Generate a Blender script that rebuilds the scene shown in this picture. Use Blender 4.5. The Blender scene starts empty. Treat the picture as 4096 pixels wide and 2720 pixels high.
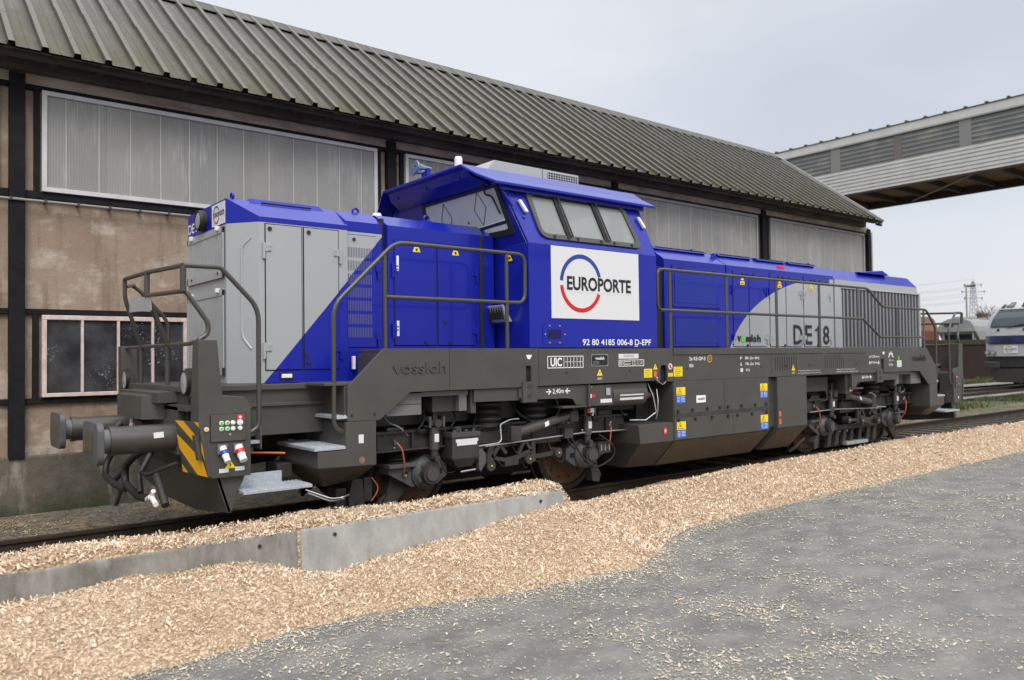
import bpy, bmesh, math, random
import numpy as np
from mathutils import Vector, Matrix
random.seed(7); rng = np.random.default_rng(7)
SC = bpy.context.scene; COL = SC.collection
R = math.radians
# ------------------------------------------------------------------ camera, sky, sun, exposure
cam = bpy.data.objects.new('camera', bpy.data.cameras.new('camera')); COL.objects.link(cam)
CAMP = Vector((-1.4144, -6.9985, 1.7287)); YAW, PIT, ROL = .6738, .0239, -.0127
_fw = Vector((math.sin(YAW)*math.cos(PIT), math.cos(YAW)*math.cos(PIT), math.sin(PIT)))
_r = Vector((math.cos(YAW), -math.sin(YAW), 0)); _u = _r.cross(_fw)
_r, _u = _r*math.cos(ROL)+_u*math.sin(ROL), -_r*math.sin(ROL)+_u*math.cos(ROL)
cam.matrix_world = Matrix((( _r.x, _u.x, -_fw.x, CAMP.x), (_r.y, _u.y, -_fw.y, CAMP.y), (_r.z, _u.z, -_fw.z, CAMP.z), (0, 0, 0, 1)))
cam.data.lens = 27.842; cam.data.sensor_width = 36; cam.data.clip_start = .05; cam.data.clip_end = 6000
cam.data.dof.use_dof = True; cam.data.dof.focus_distance = 8.6; cam.data.dof.aperture_fstop = 1.7
SC.camera = cam
SUN_EL, SUN_AZ = R(48), R(205)          # azimuth measured from +y clockwise
world = bpy.data.worlds.new("World"); SC.world = world; world.use_nodes = True
nt = world.node_tree; nt.nodes.clear()
def N(t, **k):
    n = nt.nodes.new(t)
    for a, b in k.items(): setattr(n, a, b)
    return n
out = N('ShaderNodeOutputWorld'); bg1 = N('ShaderNodeBackground'); bg2 = N('ShaderNodeBackground'); add = N('ShaderNodeAddShader')
sky = N('ShaderNodeTexSky', sky_type='NISHITA', sun_disc=False); sky.air_density = .4; sky.dust_density = 5; sky.ozone_density = .3; sky.sun_elevation = SUN_EL; sky.sun_rotation = SUN_AZ
bg1.inputs['Strength'].default_value = .05
nt.links.new(sky.outputs[0], bg1.inputs[0])
tc = N('ShaderNodeTexCoord'); mp = N('ShaderNodeMapping'); mp.inputs['Scale'].default_value = (1, 1, 2.6)
no = N('ShaderNodeTexNoise'); no.inputs['Scale'].default_value = 1.5; no.inputs['Detail'].default_value = 4; no.inputs['Roughness'].default_value = .5
cr = N('ShaderNodeValToRGB'); cr.color_ramp.elements[0].position = .34; cr.color_ramp.elements[0].color = (.57, .60, .65, 1)
cr.color_ramp.elements[1].position = .60; cr.color_ramp.elements[1].color = (.745, .762, .79, 1)
nt.links.new(tc.outputs['Generated'], mp.inputs[0]); nt.links.new(mp.outputs[0], no.inputs['Vector']); nt.links.new(no.outputs[0], cr.inputs[0])
# the cloud deck is brighter towards the hidden sun behind the photographer, and pale at the horizon
dot = N('ShaderNodeVectorMath', operation='DOT_PRODUCT'); nt.links.new(tc.outputs['Generated'], dot.inputs[0]); dot.inputs[1].default_value = (-.12, -.25, .961)
mr = N('ShaderNodeMapRange'); mr.inputs['From Min'].default_value = .22; mr.inputs['From Max'].default_value = .95; mr.inputs['To Min'].default_value = 1.0; mr.inputs['To Max'].default_value = 2.9
nt.links.new(dot.outputs['Value'], mr.inputs['Value'])
sx = N('ShaderNodeSeparateXYZ'); nt.links.new(tc.outputs['Generated'], sx.inputs[0])
hz = N('ShaderNodeMapRange'); hz.inputs['From Min'].default_value = 0; hz.inputs['From Max'].default_value = .2; hz.inputs['To Min'].default_value = .75; hz.inputs['To Max'].default_value = 0
nt.links.new(sx.outputs['Z'], hz.inputs['Value'])
mx = N('ShaderNodeMix', data_type='RGBA'); nt.links.new(hz.outputs[0], mx.inputs['Factor']); nt.links.new(cr.outputs[0], mx.inputs['A']); mx.inputs['B'].default_value = (.78, .785, .785, 1)
# unseen low sky behind the photographer, dimmed to darken reflections in the paint
dv_ = N('ShaderNodeVectorMath', operation='DOT_PRODUCT'); nt.links.new(tc.outputs['Generated'], dv_.inputs[0]); dv_.inputs[1].default_value = (.626, .78, 0)
bk = N('ShaderNodeMapRange'); bk.inputs['From Min'].default_value = -.45; bk.inputs['From Max'].default_value = .35; bk.inputs['To Min'].default_value = .34; bk.inputs['To Max'].default_value = 1.0
nt.links.new(dv_.outputs['Value'], bk.inputs['Value'])
el = N('ShaderNodeMapRange'); el.inputs['From Min'].default_value = .12; el.inputs['From Max'].default_value = .62; nt.links.new(sx.outputs['Z'], el.inputs['Value'])
mb_ = N('ShaderNodeMix'); nt.links.new(el.outputs[0], mb_.inputs['Factor']); nt.links.new(bk.outputs[0], mb_.inputs['A']); mb_.inputs['B'].default_value = 1.0
ml = N('ShaderNodeMath', operation='MULTIPLY'); nt.links.new(mr.outputs[0], ml.inputs[0]); nt.links.new(mb_.outputs['Result'], ml.inputs[1])
nt.links.new(mx.outputs['Result'], bg2.inputs['Color']); nt.links.new(ml.outputs[0], bg2.inputs['Strength'])
nt.links.new(bg1.outputs[0], add.inputs[0]); nt.links.new(bg2.outputs[0], add.inputs[1]); nt.links.new(add.outputs[0], out.inputs[0])
sl = bpy.data.lights.new('sun', 'SUN'); sl.energy = 1.45; sl.angle = R(22); sl.color = (1, .96, .9)
so = bpy.data.objects.new('sun', sl); COL.objects.link(so)
sd = Vector((math.sin(SUN_AZ)*math.cos(SUN_EL), math.cos(SUN_AZ)*math.cos(SUN_EL), math.sin(SUN_EL)))
so.rotation_euler = sd.to_track_quat('Z', 'Y').to_euler(); so.location = (0, -20, 30)
SC.view_settings.view_transform = 'Standard'; SC.view_settings.look = 'None'; SC.view_settings.exposure = 0; SC.view_settings.gamma = 1
# ------------------------------------------------------------------ materials
MATS = {}
def mat(name, col, rough=.6, metal=0., var=.0, vscale=3., bump=0., bscale=40., coat=0., spec=.5, stretch=(1, 1, 1), col2=None, emit=None, alpha=1.):
    if name in MATS: return MATS[name]
    m = bpy.data.materials.new(name); m.use_nodes = True; t = m.node_tree; b = t.nodes['Principled BSDF']
    b.inputs['Base Color'].default_value = (*col, 1); b.inputs['Roughness'].default_value = rough; b.inputs['Metallic'].default_value = metal
    b.inputs['Coat Weight'].default_value = coat; b.inputs['Coat Roughness'].default_value = .06; b.inputs['Specular IOR Level'].default_value = spec
    tcn = t.nodes.new('ShaderNodeTexCoord'); mpn = t.nodes.new('ShaderNodeMapping'); mpn.inputs['Scale'].default_value = stretch
    t.links.new(tcn.outputs['Object'], mpn.inputs[0])
    if var or col2:
        n = t.nodes.new('ShaderNodeTexNoise'); n.inputs['Scale'].default_value = vscale; n.inputs['Detail'].default_value = 6; n.inputs['Roughness'].default_value = .62
        t.links.new(mpn.outputs[0], n.inputs['Vector'])
        r = t.nodes.new('ShaderNodeValToRGB'); r.color_ramp.elements[0].position = .33; r.color_ramp.elements[1].position = .67
        c2 = col2 if col2 else tuple(min(1, c*(1+var)) for c in col)
        c1 = col if col2 else tuple(c*(1-var) for c in col)
        r.color_ramp.elements[0].color = (*c1, 1); r.color_ramp.elements[1].color = (*c2, 1)
        t.links.new(n.outputs[0], r.inputs[0]); t.links.new(r.outputs[0], b.inputs['Base Color'])
    if bump:
        n2 = t.nodes.new('ShaderNodeTexNoise'); n2.inputs['Scale'].default_value = bscale; n2.inputs['Detail'].default_value = 4
        t.links.new(mpn.outputs[0], n2.inputs['Vector'])
        bp = t.nodes.new('ShaderNodeBump'); bp.inputs['Strength'].default_value = bump; bp.inputs['Distance'].default_value = .02
        t.links.new(n2.outputs[0], bp.inputs['Height']); t.links.new(bp.outputs[0], b.inputs['Normal'])
    if emit:
        b.inputs['Emission Color'].default_value = (*emit, 1); b.inputs['Emission Strength'].default_value = 1
    MATS[name] = m; return m
class G:      # little node-graph helper for a material
    def __init__(s, m): s.t = m.node_tree; s.b = s.t.nodes['Principled BSDF']
    def n(s, ty, ins=None, **k):
        x = s.t.nodes.new(ty)
        for a, v in k.items(): setattr(x, a, v)
        for a, v in (ins or {}).items():
            if isinstance(v, bpy.types.NodeSocket): s.t.links.new(v, x.inputs[a])
            else: x.inputs[a].default_value = v
        return x
    def math(s, op, a, b=0., c=None):
        x = s.n('ShaderNodeMath', operation=op)
        for i, v in enumerate((a, b) if c is None else (a, b, c)):
            if isinstance(v, bpy.types.NodeSocket): s.t.links.new(v, x.inputs[i])
            else: x.inputs[i].default_value = v
        return x.outputs[0]
    def mix(s, f, a, b):
        x = s.n('ShaderNodeMix', data_type='RGBA')
        for k, v in (('Factor', f), ('A', a), ('B', b)):
            if isinstance(v, bpy.types.NodeSocket): s.t.links.new(v, x.inputs[k])
            else: x.inputs[k].default_value = v if k == 'Factor' else (*v, 1)
        return x.outputs['Result']
    def noise(s, vec, scale, detail=5, rough=.6): return s.n('ShaderNodeTexNoise', {'Vector': vec, 'Scale': scale, 'Detail': detail, 'Roughness': rough}).outputs[0]
    def ramp(s, f, p0, p1): return s.n('ShaderNodeMapRange', {'Value': f, 'From Min': p0, 'From Max': p1}).outputs[0]
    def pos(s):
        c = s.n('ShaderNodeTexCoord').outputs['Object']; x = s.n('ShaderNodeSeparateXYZ', {0: c}); return c, x.outputs[0], x.outputs[1], x.outputs[2]
    def mapped(s, c, sc): return s.n('ShaderNodeMapping', {'Vector': c, 'Scale': sc}).outputs[0]
    def base(s, c): s.t.links.new(c, s.b.inputs['Base Color'])
    def bump(s, h, st=.5, d=.02): s.t.links.new(s.n('ShaderNodeBump', {'Height': h, 'Strength': st, 'Distance': d}).outputs[0], s.b.inputs['Normal'])
BLUE = (.007, .014, .288); GREY = (.335, .35, .365)
M = lambda k: MATS[k]
mat('blue_paint', BLUE, .30, coat=.34, spec=.3, var=.05, vscale=1.5, bump=.035, bscale=1.6)
mat('grey_paint', GREY, .4, coat=.25, var=.05, vscale=1.2)
mat('frame_grey', (.058, .056, .050), .5, var=.13, vscale=2.2, bump=.04, bscale=60, coat=.08)
mat('bogie_grey', (.033, .032, .030), .55, var=.3, vscale=5, bump=.05)
mat('axle_box_grey', (.075, .078, .084), .5, var=.2, vscale=6, bump=.05)
mat('rail_grey', (.052, .049, .043), .38, coat=.2)
mat('black_rubber', (.012, .012, .012), .6)
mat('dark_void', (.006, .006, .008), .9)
mat('white_paint', (.64, .655, .67), .4, coat=.2)
mat('white_plastic', (.75, .75, .74), .45)
mat('letter_black', (.012, .012, .016), .45)
mat('letter_white', (.78, .78, .76), .5)
mat('logo_blue', (.02, .05, .28), .4); mat('logo_red', (.55, .012, .012), .4); mat('logo_green', (.12, .55, .06), .4)
mat('label_yellow', (.80, .60, .02), .5); mat('stripe_yellow', (.78, .39, .008), .45, var=.05); mat('label_blue', (.05, .14, .55), .5); mat('label_red', (.60, .02, .02), .5); mat('label_orange', (.62, .13, .05), .5)
mat('light_grey_box', (.14, .14, .142), .5, var=.08)
mat('zinc', (.50, .54, .58), .45, metal=.55, var=.15, vscale=30, bump=.25, bscale=90)
mat('bright_steel', (.55, .55, .55), .3, metal=.9)
mat('copper_pipe', (.42, .12, .05), .4, metal=.3)
mat('rust_wheel', (.10, .052, .026), .65, var=.3, vscale=9, bump=.05)
mat('tyre_steel', (.03, .028, .027), .45, metal=.4, var=.2, vscale=8)
mat('rail_rust', (.032, .021, .015), .6, metal=.2, var=.35, vscale=7, bump=.1)
mat('sleeper_wood', (.038, .032, .026), .9, var=.35, vscale=6, bump=.4, bscale=25)
mat('glass_pale', (.255, .285, .285), .06, spec=.6, var=.12, vscale=1.2)
mat('glass_screen', (.60, .66, .65), .06, spec=.6, var=.08, vscale=1.0)
mat('radiator_slat', (.19, .195, .21), .5, var=.06)
def glass(name, film, amt, tint=(.80, .85, .84)):
    m = bpy.data.materials.new(name); m.use_nodes = True; t = m.node_tree; b = t.nodes['Principled BSDF']; o = t.nodes['Material Output']
    b.inputs['Base Color'].default_value = (*film, 1); b.inputs['Roughness'].default_value = .04; b.inputs['Specular IOR Level'].default_value = .6
    tr = t.nodes.new('ShaderNodeBsdfTransparent'); tr.inputs[0].default_value = (*tint, 1); mx_ = t.nodes.new('ShaderNodeMixShader'); mx_.inputs[0].default_value = amt
    t.links.new(tr.outputs[0], mx_.inputs[1]); t.links.new(b.outputs[0], mx_.inputs[2]); t.links.new(mx_.outputs[0], o.inputs[0]); MATS[name] = m
glass('cab_glass', (.42, .455, .45), .52); glass('screen_glass', (.66, .71, .69), .80)
mat('cab_lining', (.46, .47, .46), .7); mat('seat_cloth', (.02, .022, .03), .9)
mat('glass_dark', (.02, .022, .026), .08, spec=.5)
mat('lamp_lens', (.32, .34, .35), .08, spec=.8)
mat('wire_grey', (.12, .12, .13), .6)
mat('horn_blue', (.22, .27, .38), .3, metal=.5)
mat('louvre_slot', (.10, .10, .17), .7); mat('radiator_dark', (.022, .023, .032), .8); mat('dirty_bevel', (.040, .033, .024), .6, col2=(.075, .058, .036), vscale=9, bump=.1, coat=.2)

def livery(name, kind):
    m = bpy.data.materials.new(name); m.use_nodes = True; g = G(m); c, x, y, z = g.pos()
    if kind == 'front':     # diagonal split: grey ahead of the line, blue behind; blue roof band
        d = g.math('SUBTRACT', z, g.math('MULTIPLY_ADD', x, 1.159, 1.52-1.159*1.54)); grey = g.math('GREATER_THAN', d, 0)
    else:                   # sweeping arc
        ex = g.math('DIVIDE', g.math('SUBTRACT', x, 12.2), 3.21); ez = g.math('DIVIDE', g.math('SUBTRACT', z, 1.5), 1.6)
        q = g.math('ADD', g.math('MULTIPLY', ex, ex), g.math('MULTIPLY', ez, ez))
        grey = g.math('MAXIMUM', g.math('LESS_THAN', q, 1), g.math('GREATER_THAN', x, 12.2))
    grey = g.math('MULTIPLY', grey, g.math('LESS_THAN', z, 3.113))
    v = g.math('MULTIPLY_ADD', g.noise(c, 1.3, 4), .12, .94)
    col = g.mix(grey, BLUE, GREY)
    g.base(g.n('ShaderNodeVectorMath', {0: col, 1: g.n('ShaderNodeCombineXYZ', {0: v, 1: v, 2: v}).outputs[0]}, operation='MULTIPLY').outputs[0])
    g.b.inputs['Roughness'].default_value = .34; g.b.inputs['Specular IOR Level'].default_value = .3; g.b.inputs['Coat Weight'].default_value = .28; g.b.inputs['Coat Roughness'].default_value = .08
    g.bump(g.noise(c, 1.7, 3), .035, .02)
    MATS[name] = m
livery('livery_front', 'front'); livery('livery_rear', 'rear')
# ------------------------------------------------------------------ mesh builder
def tag(o, label=None, cat=None, group=None, kind=None):
    if label: o['label'] = label
    if cat: o['category'] = cat
    if group: o['group'] = group
    if kind: o['kind'] = kind
    return o
def empty(name, loc, label, cat, group=None):
    o = bpy.data.objects.new(name, None); COL.objects.link(o); o.location = loc; o.empty_display_size = .3
    return tag(o, label, cat, group)
def V3(*a): return Vector(a)
class MB:
    def __init__(s): s.v = []; s.f = []; s.m = []; s.sm = []; s.mats = []
    def mi(s, k):
        k = M(k) if isinstance(k, str) else k
        if k not in s.mats: s.mats.append(k)
        return s.mats.index(k)
    def add(s, vs, fs, mk, smooth=False):
        o = len(s.v); s.v += [tuple(v) for v in vs]; i = s.mi(mk)
        for f in fs: s.f.append([a+o for a in f]); s.m.append(i); s.sm.append(smooth)
        return s
    def box(s, x0, x1, y0, y1, z0, z1, mk):
        x0, x1 = min(x0, x1), max(x0, x1); y0, y1 = min(y0, y1), max(y0, y1); z0, z1 = min(z0, z1), max(z0, z1)
        return s.add([(x0,y0,z0),(x1,y0,z0),(x1,y1,z0),(x0,y1,z0),(x0,y0,z1),(x1,y0,z1),(x1,y1,z1),(x0,y1,z1)],
              [(0,3,2,1),(4,5,6,7),(0,1,5,4),(1,2,6,5),(2,3,7,6),(3,0,4,7)], mk)
    def hull8(s, p, mk):   # 8 points: bottom 4 ccw, top 4 ccw
        return s.add(p, [(0,3,2,1),(4,5,6,7),(0,1,5,4),(1,2,6,5),(2,3,7,6),(3,0,4,7)], mk)
    def prism(s, pts, ax, a0, a1, mk):   # polygon in the two other axes, extruded along ax
        def P(p, a):
            return {'x': (a, p[0], p[1]), 'y': (p[0], a, p[1]), 'z': (p[0], p[1], a)}[ax]
        n = len(pts); ar = sum(pts[i][0]*pts[(i+1) % n][1]-pts[(i+1) % n][0]*pts[i][1] for i in range(n))
        if (ar > 0) == (ax == 'y'): pts = pts[::-1]
        if a0 > a1: a0, a1 = a1, a0
        vs = [P(p, a0) for p in pts]+[P(p, a1) for p in pts]
        fs = [tuple(range(n))[::-1], tuple(range(n, 2*n))]+[(i, (i+1) % n, n+(i+1) % n, n+i) for i in range(n)]
        return s.add(vs, fs, mk)
    def poly(s, pts, mk): return s.add(pts, [tuple(range(len(pts)))], mk)
    def cyl(s, p0, p1, r0, mk, r1=None, n=20, caps=True):
        p0 = Vector(p0); p1 = Vector(p1); r1 = r0 if r1 is None else r1; d = (p1-p0).normalized(); a = d.orthogonal().normalized(); b = d.cross(a)
        vs = []
        for p, r in ((p0, r0), (p1, r1)):
            for i in range(n):
                t = 2*math.pi*i/n; vs.append(p+a*(r*math.cos(t))+b*(r*math.sin(t)))
        s.add(vs, [(i, (i+1) % n, n+(i+1) % n, n+i) for i in range(n)], mk, True)
        if caps: s.add(vs, [tuple(range(n))[::-1], tuple(range(n, 2*n))], mk)
        return s
    def lathe(s, prof, c, ax, mk, n=40):   # prof: list of (a, r[, matkey])
        c = Vector(c); ring = []
        vs = []
        for p in prof:
            for i in range(n):
                t = 2*math.pi*i/n; cs, sn = p[1]*math.cos(t), p[1]*math.sin(t)
                vs.append(c+{'x': V3(p[0], cs, sn), 'y': V3(cs, p[0], sn), 'z': V3(cs, sn, p[0])}[ax])
        for k in range(len(prof)-1):
            mm = prof[k][2] if len(prof[k]) > 2 else mk
            sub = vs[k*n:(k+2)*n]; s.add(sub, [(i, n+i, n+(i+1) % n, (i+1) % n) for i in range(n)], mm, True)
        return s
    def tube(s, pts, r, mk, n=10, closed=False, fil=0., caps=True):
        P = [Vector(p) for p in pts]
        if fil:
            Q = []; m = len(P)
            for i, p in enumerate(P):
                if not closed and i in (0, m-1): Q.append(p); continue
                a, b = P[i-1], P[(i+1) % m]; d1 = (a-p); d2 = (b-p); l = min(fil, d1.length*.48, d2.length*.48)
                e1 = p+d1.normalized()*l; e2 = p+d2.normalized()*l
                for k in range(6):
                    t = k/5; Q.append(e1.lerp(p, t).lerp(p.lerp(e2, t), t))
            P = Q
        m = len(P); vs = []; prev = None
        for i, p in enumerate(P):
            if closed: d = P[(i+1) % m]-P[i-1]
            else: d = P[min(i+1, m-1)]-P[max(i-1, 0)]
            d.normalize()
            if prev is None: a = d.orthogonal().normalized()
            else:
                a = prev-d*prev.dot(d)
                a = a.normalized() if a.length > 1e-6 else d.orthogonal().normalized()
            prev = a; b = d.cross(a)
            for k in range(n):
                t = 2*math.pi*k/n; vs.append(p+(a*math.cos(t)+b*math.sin(t))*r)
        fs = []
        for i in range(m if closed else m-1):
            j = (i+1) % m
            for k in range(n): fs.append((i*n+k, i*n+(k+1) % n, j*n+(k+1) % n, j*n+k))
        s.add(vs, fs, mk, True)
        if not closed and caps: s.add(vs, [tuple(range(n))[::-1], tuple(range((m-1)*n, m*n))], mk)
        return s
    def build(s, name, parent=None, bevel=0., label=None, base=None):
        me = bpy.data.meshes.new(name); me.from_pydata(s.v, [], s.f)
        for m in s.mats: me.materials.append(m)
        me.polygons.foreach_set('material_index', s.m); me.polygons.foreach_set('use_smooth', s.sm); me.update()
        o = bpy.data.objects.new(name, me); COL.objects.link(o)
        if parent is None:
            a = np.array(s.v); c = (float((a[:,0].min()+a[:,0].max())/2), float((a[:,1].min()+a[:,1].max())/2), float(a[:,2].min()))
            if base is not None: c = base
            me.transform(Matrix.Translation(-Vector(c))); o.location = c
        else:
            o.parent = parent
            if parent.type == 'EMPTY' and parent.parent is None and parent.rotation_euler.z == 0: o.location = -parent.location
        if bevel:
            b = o.modifiers.new('bevel', 'BEVEL'); b.width = bevel; b.segments = 2; b.limit_method = 'ANGLE'; b.angle_limit = R(40)
        if label: o['label'] = label
        return o
def text(s, O, U, Vv, w, h, mk, name='lettering', parent=None, bold=0., mb=None):
    """lettering fitted to a w x h box at O along unit vectors U (reading direction) and Vv (up)"""
    cu = bpy.data.curves.new('t', 'FONT'); cu.body = s; cu.offset = bold; cu.resolution_u = 3
    to = bpy.data.objects.new('t', cu); COL.objects.link(to); bpy.context.view_layer.update()
    me = bpy.data.meshes.new_from_object(to.evaluated_get(bpy.context.evaluated_depsgraph_get()))
    vs = [v.co.copy() for v in me.vertices]; fs = [tuple(p.vertices) for p in me.polygons]
    bpy.data.objects.remove(to); bpy.data.curves.remove(cu); bpy.data.meshes.remove(me)
    x0 = min(v.x for v in vs); x1 = max(v.x for v in vs); y0 = min(v.y for v in vs); y1 = max(v.y for v in vs)
    O = Vector(O); U = Vector(U); Vv = Vector(Vv)
    q = [O+U*((v.x-x0)/(x1-x0)*w)+Vv*((v.y-y0)/(y1-y0)*h) for v in vs]
    b = mb or MB(); b.add(q, fs, mk)
    if mb: return b
    return b.build(name, parent)
UX, UZ, UYm = V3(1,0,0), V3(0,0,1), V3(0,-1,0)
def stext(s, x0, x1, z0, z1, y, mk, **k): return text(s, (x0, y, z0), UX, UZ, x1-x0, z1-z0, mk, **k)
def xrect(b, x0, x1, z0, z1, y, mk, t=.0015): return b.box(x0, x1, y-t, y, z0, z1, mk)
def arc_strip(b, c, U, W, ra, rb, a0, a1, wd, mk, n=28):
    """flat arc band of width wd on an ellipse (ra along U, rb along W)"""
    c = Vector(c); vs = []
    for i in range(n+1):
        t = R(a0+(a1-a0)*i/n)
        for d in (-wd/2, wd/2): vs.append(c+U*((ra+d)*math.cos(t))+W*((rb+d)*math.sin(t)))
    return b.add(vs, [(2*i, 2*i+1, 2*i+3, 2*i+2) for i in range(n)], mk)
# ------------------------------------------------------------------ the blue and grey shunting locomotive (17.00 m over buffers, rail top z = 0, near skirt y = 0)
YC = 1.54
loco = empty('diesel_locomotive', (8.5, YC, 0), 'blue and grey diesel shunting locomotive with white logo panel standing beside the shed', 'locomotive')
def fy(y): return 2*YC-y
def fx(x): return 17-x
def hood_body(x0, x1, z0, mk, ze=3.166, zr=3.37, ys=.62, yr=.92, cf=None, cr=None, roofm='blue_paint'):
    """side walls and pitched roof; cf / cr = (x of chamfer end) at the front / rear"""
    b = MB()
    near = []
    if cf: near += [(x0, yr, zr, True), (cf, ys, ze, False)]
    else: near += [(x0, ys, ze, False)]
    if cr: near += [(cr, ys, ze, False), (x1, yr, zr, True)]
    else: near += [(x1, ys, ze, False)]
    far = [(x, fy(y), z, r) for x, y, z, r in near][::-1]
    loop = near+far; n = len(loop)
    vb = [(x, y, z0) for x, y, z, r in loop]; vt = [(x, y, z) for x, y, z, r in loop]
    b.add(vb+vt, [(i, (i+1) % n, n+(i+1) % n, n+i) for i in range(n)], mk)
    rn = [(x0, yr, zr), (x1, yr, zr)]
    for sgn in (0, 1):
        Y = (lambda y: y) if not sgn else fy
        pts = []
        for x, y, z, r in near: pts.append((x, Y(y), z))
        if not cr: pts.append((x1, Y(yr), zr))
        if not cf: pts.append((x0, Y(yr), zr))
        b.poly(pts if not sgn else pts[::-1], roofm)
    b.poly([(x0, yr, zr), (x1, yr, zr), (x1, fy(yr), zr), (x0, fy(yr), zr)], roofm)
    if not cf: b.poly([(x0, yr, zr), (x0, ys, ze), (x0, fy(ys), ze), (x0, fy(yr), zr)], roofm)
    if not cr: b.poly([(x1, yr, zr), (x1, ys, ze), (x1, fy(ys), ze), (x1, fy(yr), zr)], roofm)
    return b
def eye(b, x, y, z, r=.034, ax='x', mk='blue_paint'):
    pts = [(x+(r*math.cos(t) if ax == 'x' else 0), y+(r*math.cos(t) if ax == 'y' else 0), z+r+r*math.sin(t)) for t in [i*math.pi/7 for i in range(14)]]
    b.tube(pts, .014, mk, n=8, closed=True); b.box(x-.05, x+.05, y-.03, y+.03, z-.03, z+.012, mk)
def door(name, parent, x0, x1, z0, z1, y, mk, th=.012, knob=(), hinges=(), plates=()):
    b = MB(); b.box(x0, x1, y-.002, y+.004, z0, z1, 'dark_void'); b.box(x0+.011, x1-.011, y-th, y, z0+.011, z1-.011, mk)
    for kx, kz in knob: b.cyl((kx, y-th-.012, kz), (kx, y-th, kz), .021, 'black_rubber', n=14)
    for hx, hz, s in hinges:
        b.box(hx-.012, hx+.012, y-th-.018, y, hz-.10, hz+.06, mk); b.box(min(hx, hx+s*.075), max(hx, hx+s*.075), y-th-.01, y, hz-.025, hz+.05, mk)
        for q in (-.006, .03): b.cyl((hx+s*.055, y-th-.016, hz+q), (hx+s*.055, y-th-.008, hz+q), .009, mk, n=8)
    for px_, pz in plates: b.box(px_-.014, px_+.014, y-th-.012, y-th, pz-.085, pz+.085, 'white_plastic')
    return b.build(name, parent, .003)
mat('unit_grey', (.36, .375, .375), .5)
# ---- front hood
fh = MB(); h1 = hood_body(1.278, 2.455, 1.52, 'livery_front', cf=1.5)
h2 = hood_body(2.455, 2.895, 1.52, 'livery_front', ze=3.225, ys=.665)
for h in (h1, h2):
    for f, m, s_ in zip(h.f, h.m, h.sm): fh.f.append([i+len(fh.v) for i in f]); fh.m.append(fh.mi(h.mats[m])); fh.sm.append(s_)
    fh.v += h.v
fh.hull8([(1.49,.86,3.325),(2.31,.86,3.325),(2.31,2.22,3.325),(1.49,2.22,3.325),(1.52,.90,3.392),(2.26,.90,3.392),(2.26,2.18,3.392),(1.52,2.18,3.392)], 'blue_paint'); fh.box(1.62, 2.16, .868, .89, 3.346, 3.360, 'dark_void')
eye(fh, 1.36, .98, 3.37, ax='y'); eye(fh, 2.72, .95, 3.36); eye(fh, 2.72, fy(.95), 3.36)
fh.box(2.895, 2.938, .70, 2.38, 1.5, 3.30, 'black_rubber')
front_hood = fh.build('front_hood', loco, .006)
door('hood_door', front_hood, 1.552, 1.946, 1.64, 3.105, .62, 'livery_front', knob=[(1.60, 3.05)], hinges=[(1.54, 2.85, 1), (1.54, 1.86, 1)])
door('hood_door', front_hood, 1.952, 2.352, 1.64, 3.105, .62, 'livery_front', knob=[(2.01, 3.05), (2.0, 1.72), (1.98, 1.80)], hinges=[(2.362, 2.85, -1), (2.362, 1.85, -1)])
for sd_ in (0,):
    b = MB(); b.box(2.462, 2.815, .660, .668, 1.87, 3.085, 'dark_void'); b.box(2.47, 2.81, .652, .665, 1.878, 3.078, 'livery_front'); b.cyl((2.545, .64, 3.03), (2.545, .653, 3.03), .018, 'black_rubber')
    for k in range(7):
        z1_ = 2.945-.143*k
        for i in range(15):
            x_ = 2.475+i*.0193
            b.box(x_, x_+.0085, .6495, .6525, z1_-.108, z1_, 'louvre_slot')
    for hz_ in (2.74, 2.0): b.box(2.80, 2.86, .635, .66, hz_-.04, hz_+.03, 'livery_front'); b.box(2.82, 2.84, .63, .66, hz_-.12, hz_+.03, 'livery_front')
    b.build('louvre_panel', front_hood, .0015)
b = MB()   # low corner lamp and stamped plate at the foot of the hood
b.box(1.70, 1.84, .606, .62, 1.555, 1.62, 'black_rubber'); b.box(1.715, 1.825, .600, .608, 1.568, 1.607, 'white_plastic')
b.build('marker_lamp', front_hood, .004)
b = MB()
for x_ in (2.50, 2.70): b.box(x_, x_+.03, .60, .64, 1.64, 1.78, 'white_plastic')
b.box(2.60, 2.66, .61, .64, 1.64, 1.80, 'black_rubber'); b.box(2.78, 2.86, .60, .64, 1.62, 1.80, 'black_rubber'); b.build('door_latch', front_hood, .005)
for z0_, z1_, nm in ((2.60, 3.06, 1), (1.62, 2.43, 2)):
    b = MB(); X = 1.278
    b.box(X-.012, X, .955, 2.125, z0_-.02, z1_+.03, 'frame_grey')
    i = 0; y_ = .985
    while y_ < 2.09:
        b.box(X-.020, X-.010, y_, y_+.026, z0_+.06, z1_-.03, 'grey_paint'); y_ += .046
    b.box(X-.024, X-.008, .955, .985, z0_-.02, z1_+.03, 'grey_paint'); b.box(X-.024, X-.008, 2.095, 2.125, z0_-.02, z1_+.03, 'grey_paint')
    b.box(X-.024, X-.008, .955, 2.125, z1_-.03, z1_+.03, 'grey_paint'); b.box(X-.024, X-.008, .955, 2.125, z0_-.02, z0_+.06, 'grey_paint')
    for q in (1.10, 1.95): b.cyl((X-.032, q, z0_+.03), (X-.022, q, z0_+.03), .014, 'black_rubber', n=12); b.box(X-.05, X-.01, q-.02, q+.02, z1_+.005, z1_+.05, 'white_plastic')
    b.build('radiator_grille', front_hood, .002)
b = MB(); b.tube([(1.45,.70,2.96),(1.385,.78,2.88),(1.385,.78,1.98),(1.45,.70,1.86)], .016, 'grey_paint', fil=.06); b.build('grab_handle', front_hood)
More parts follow.
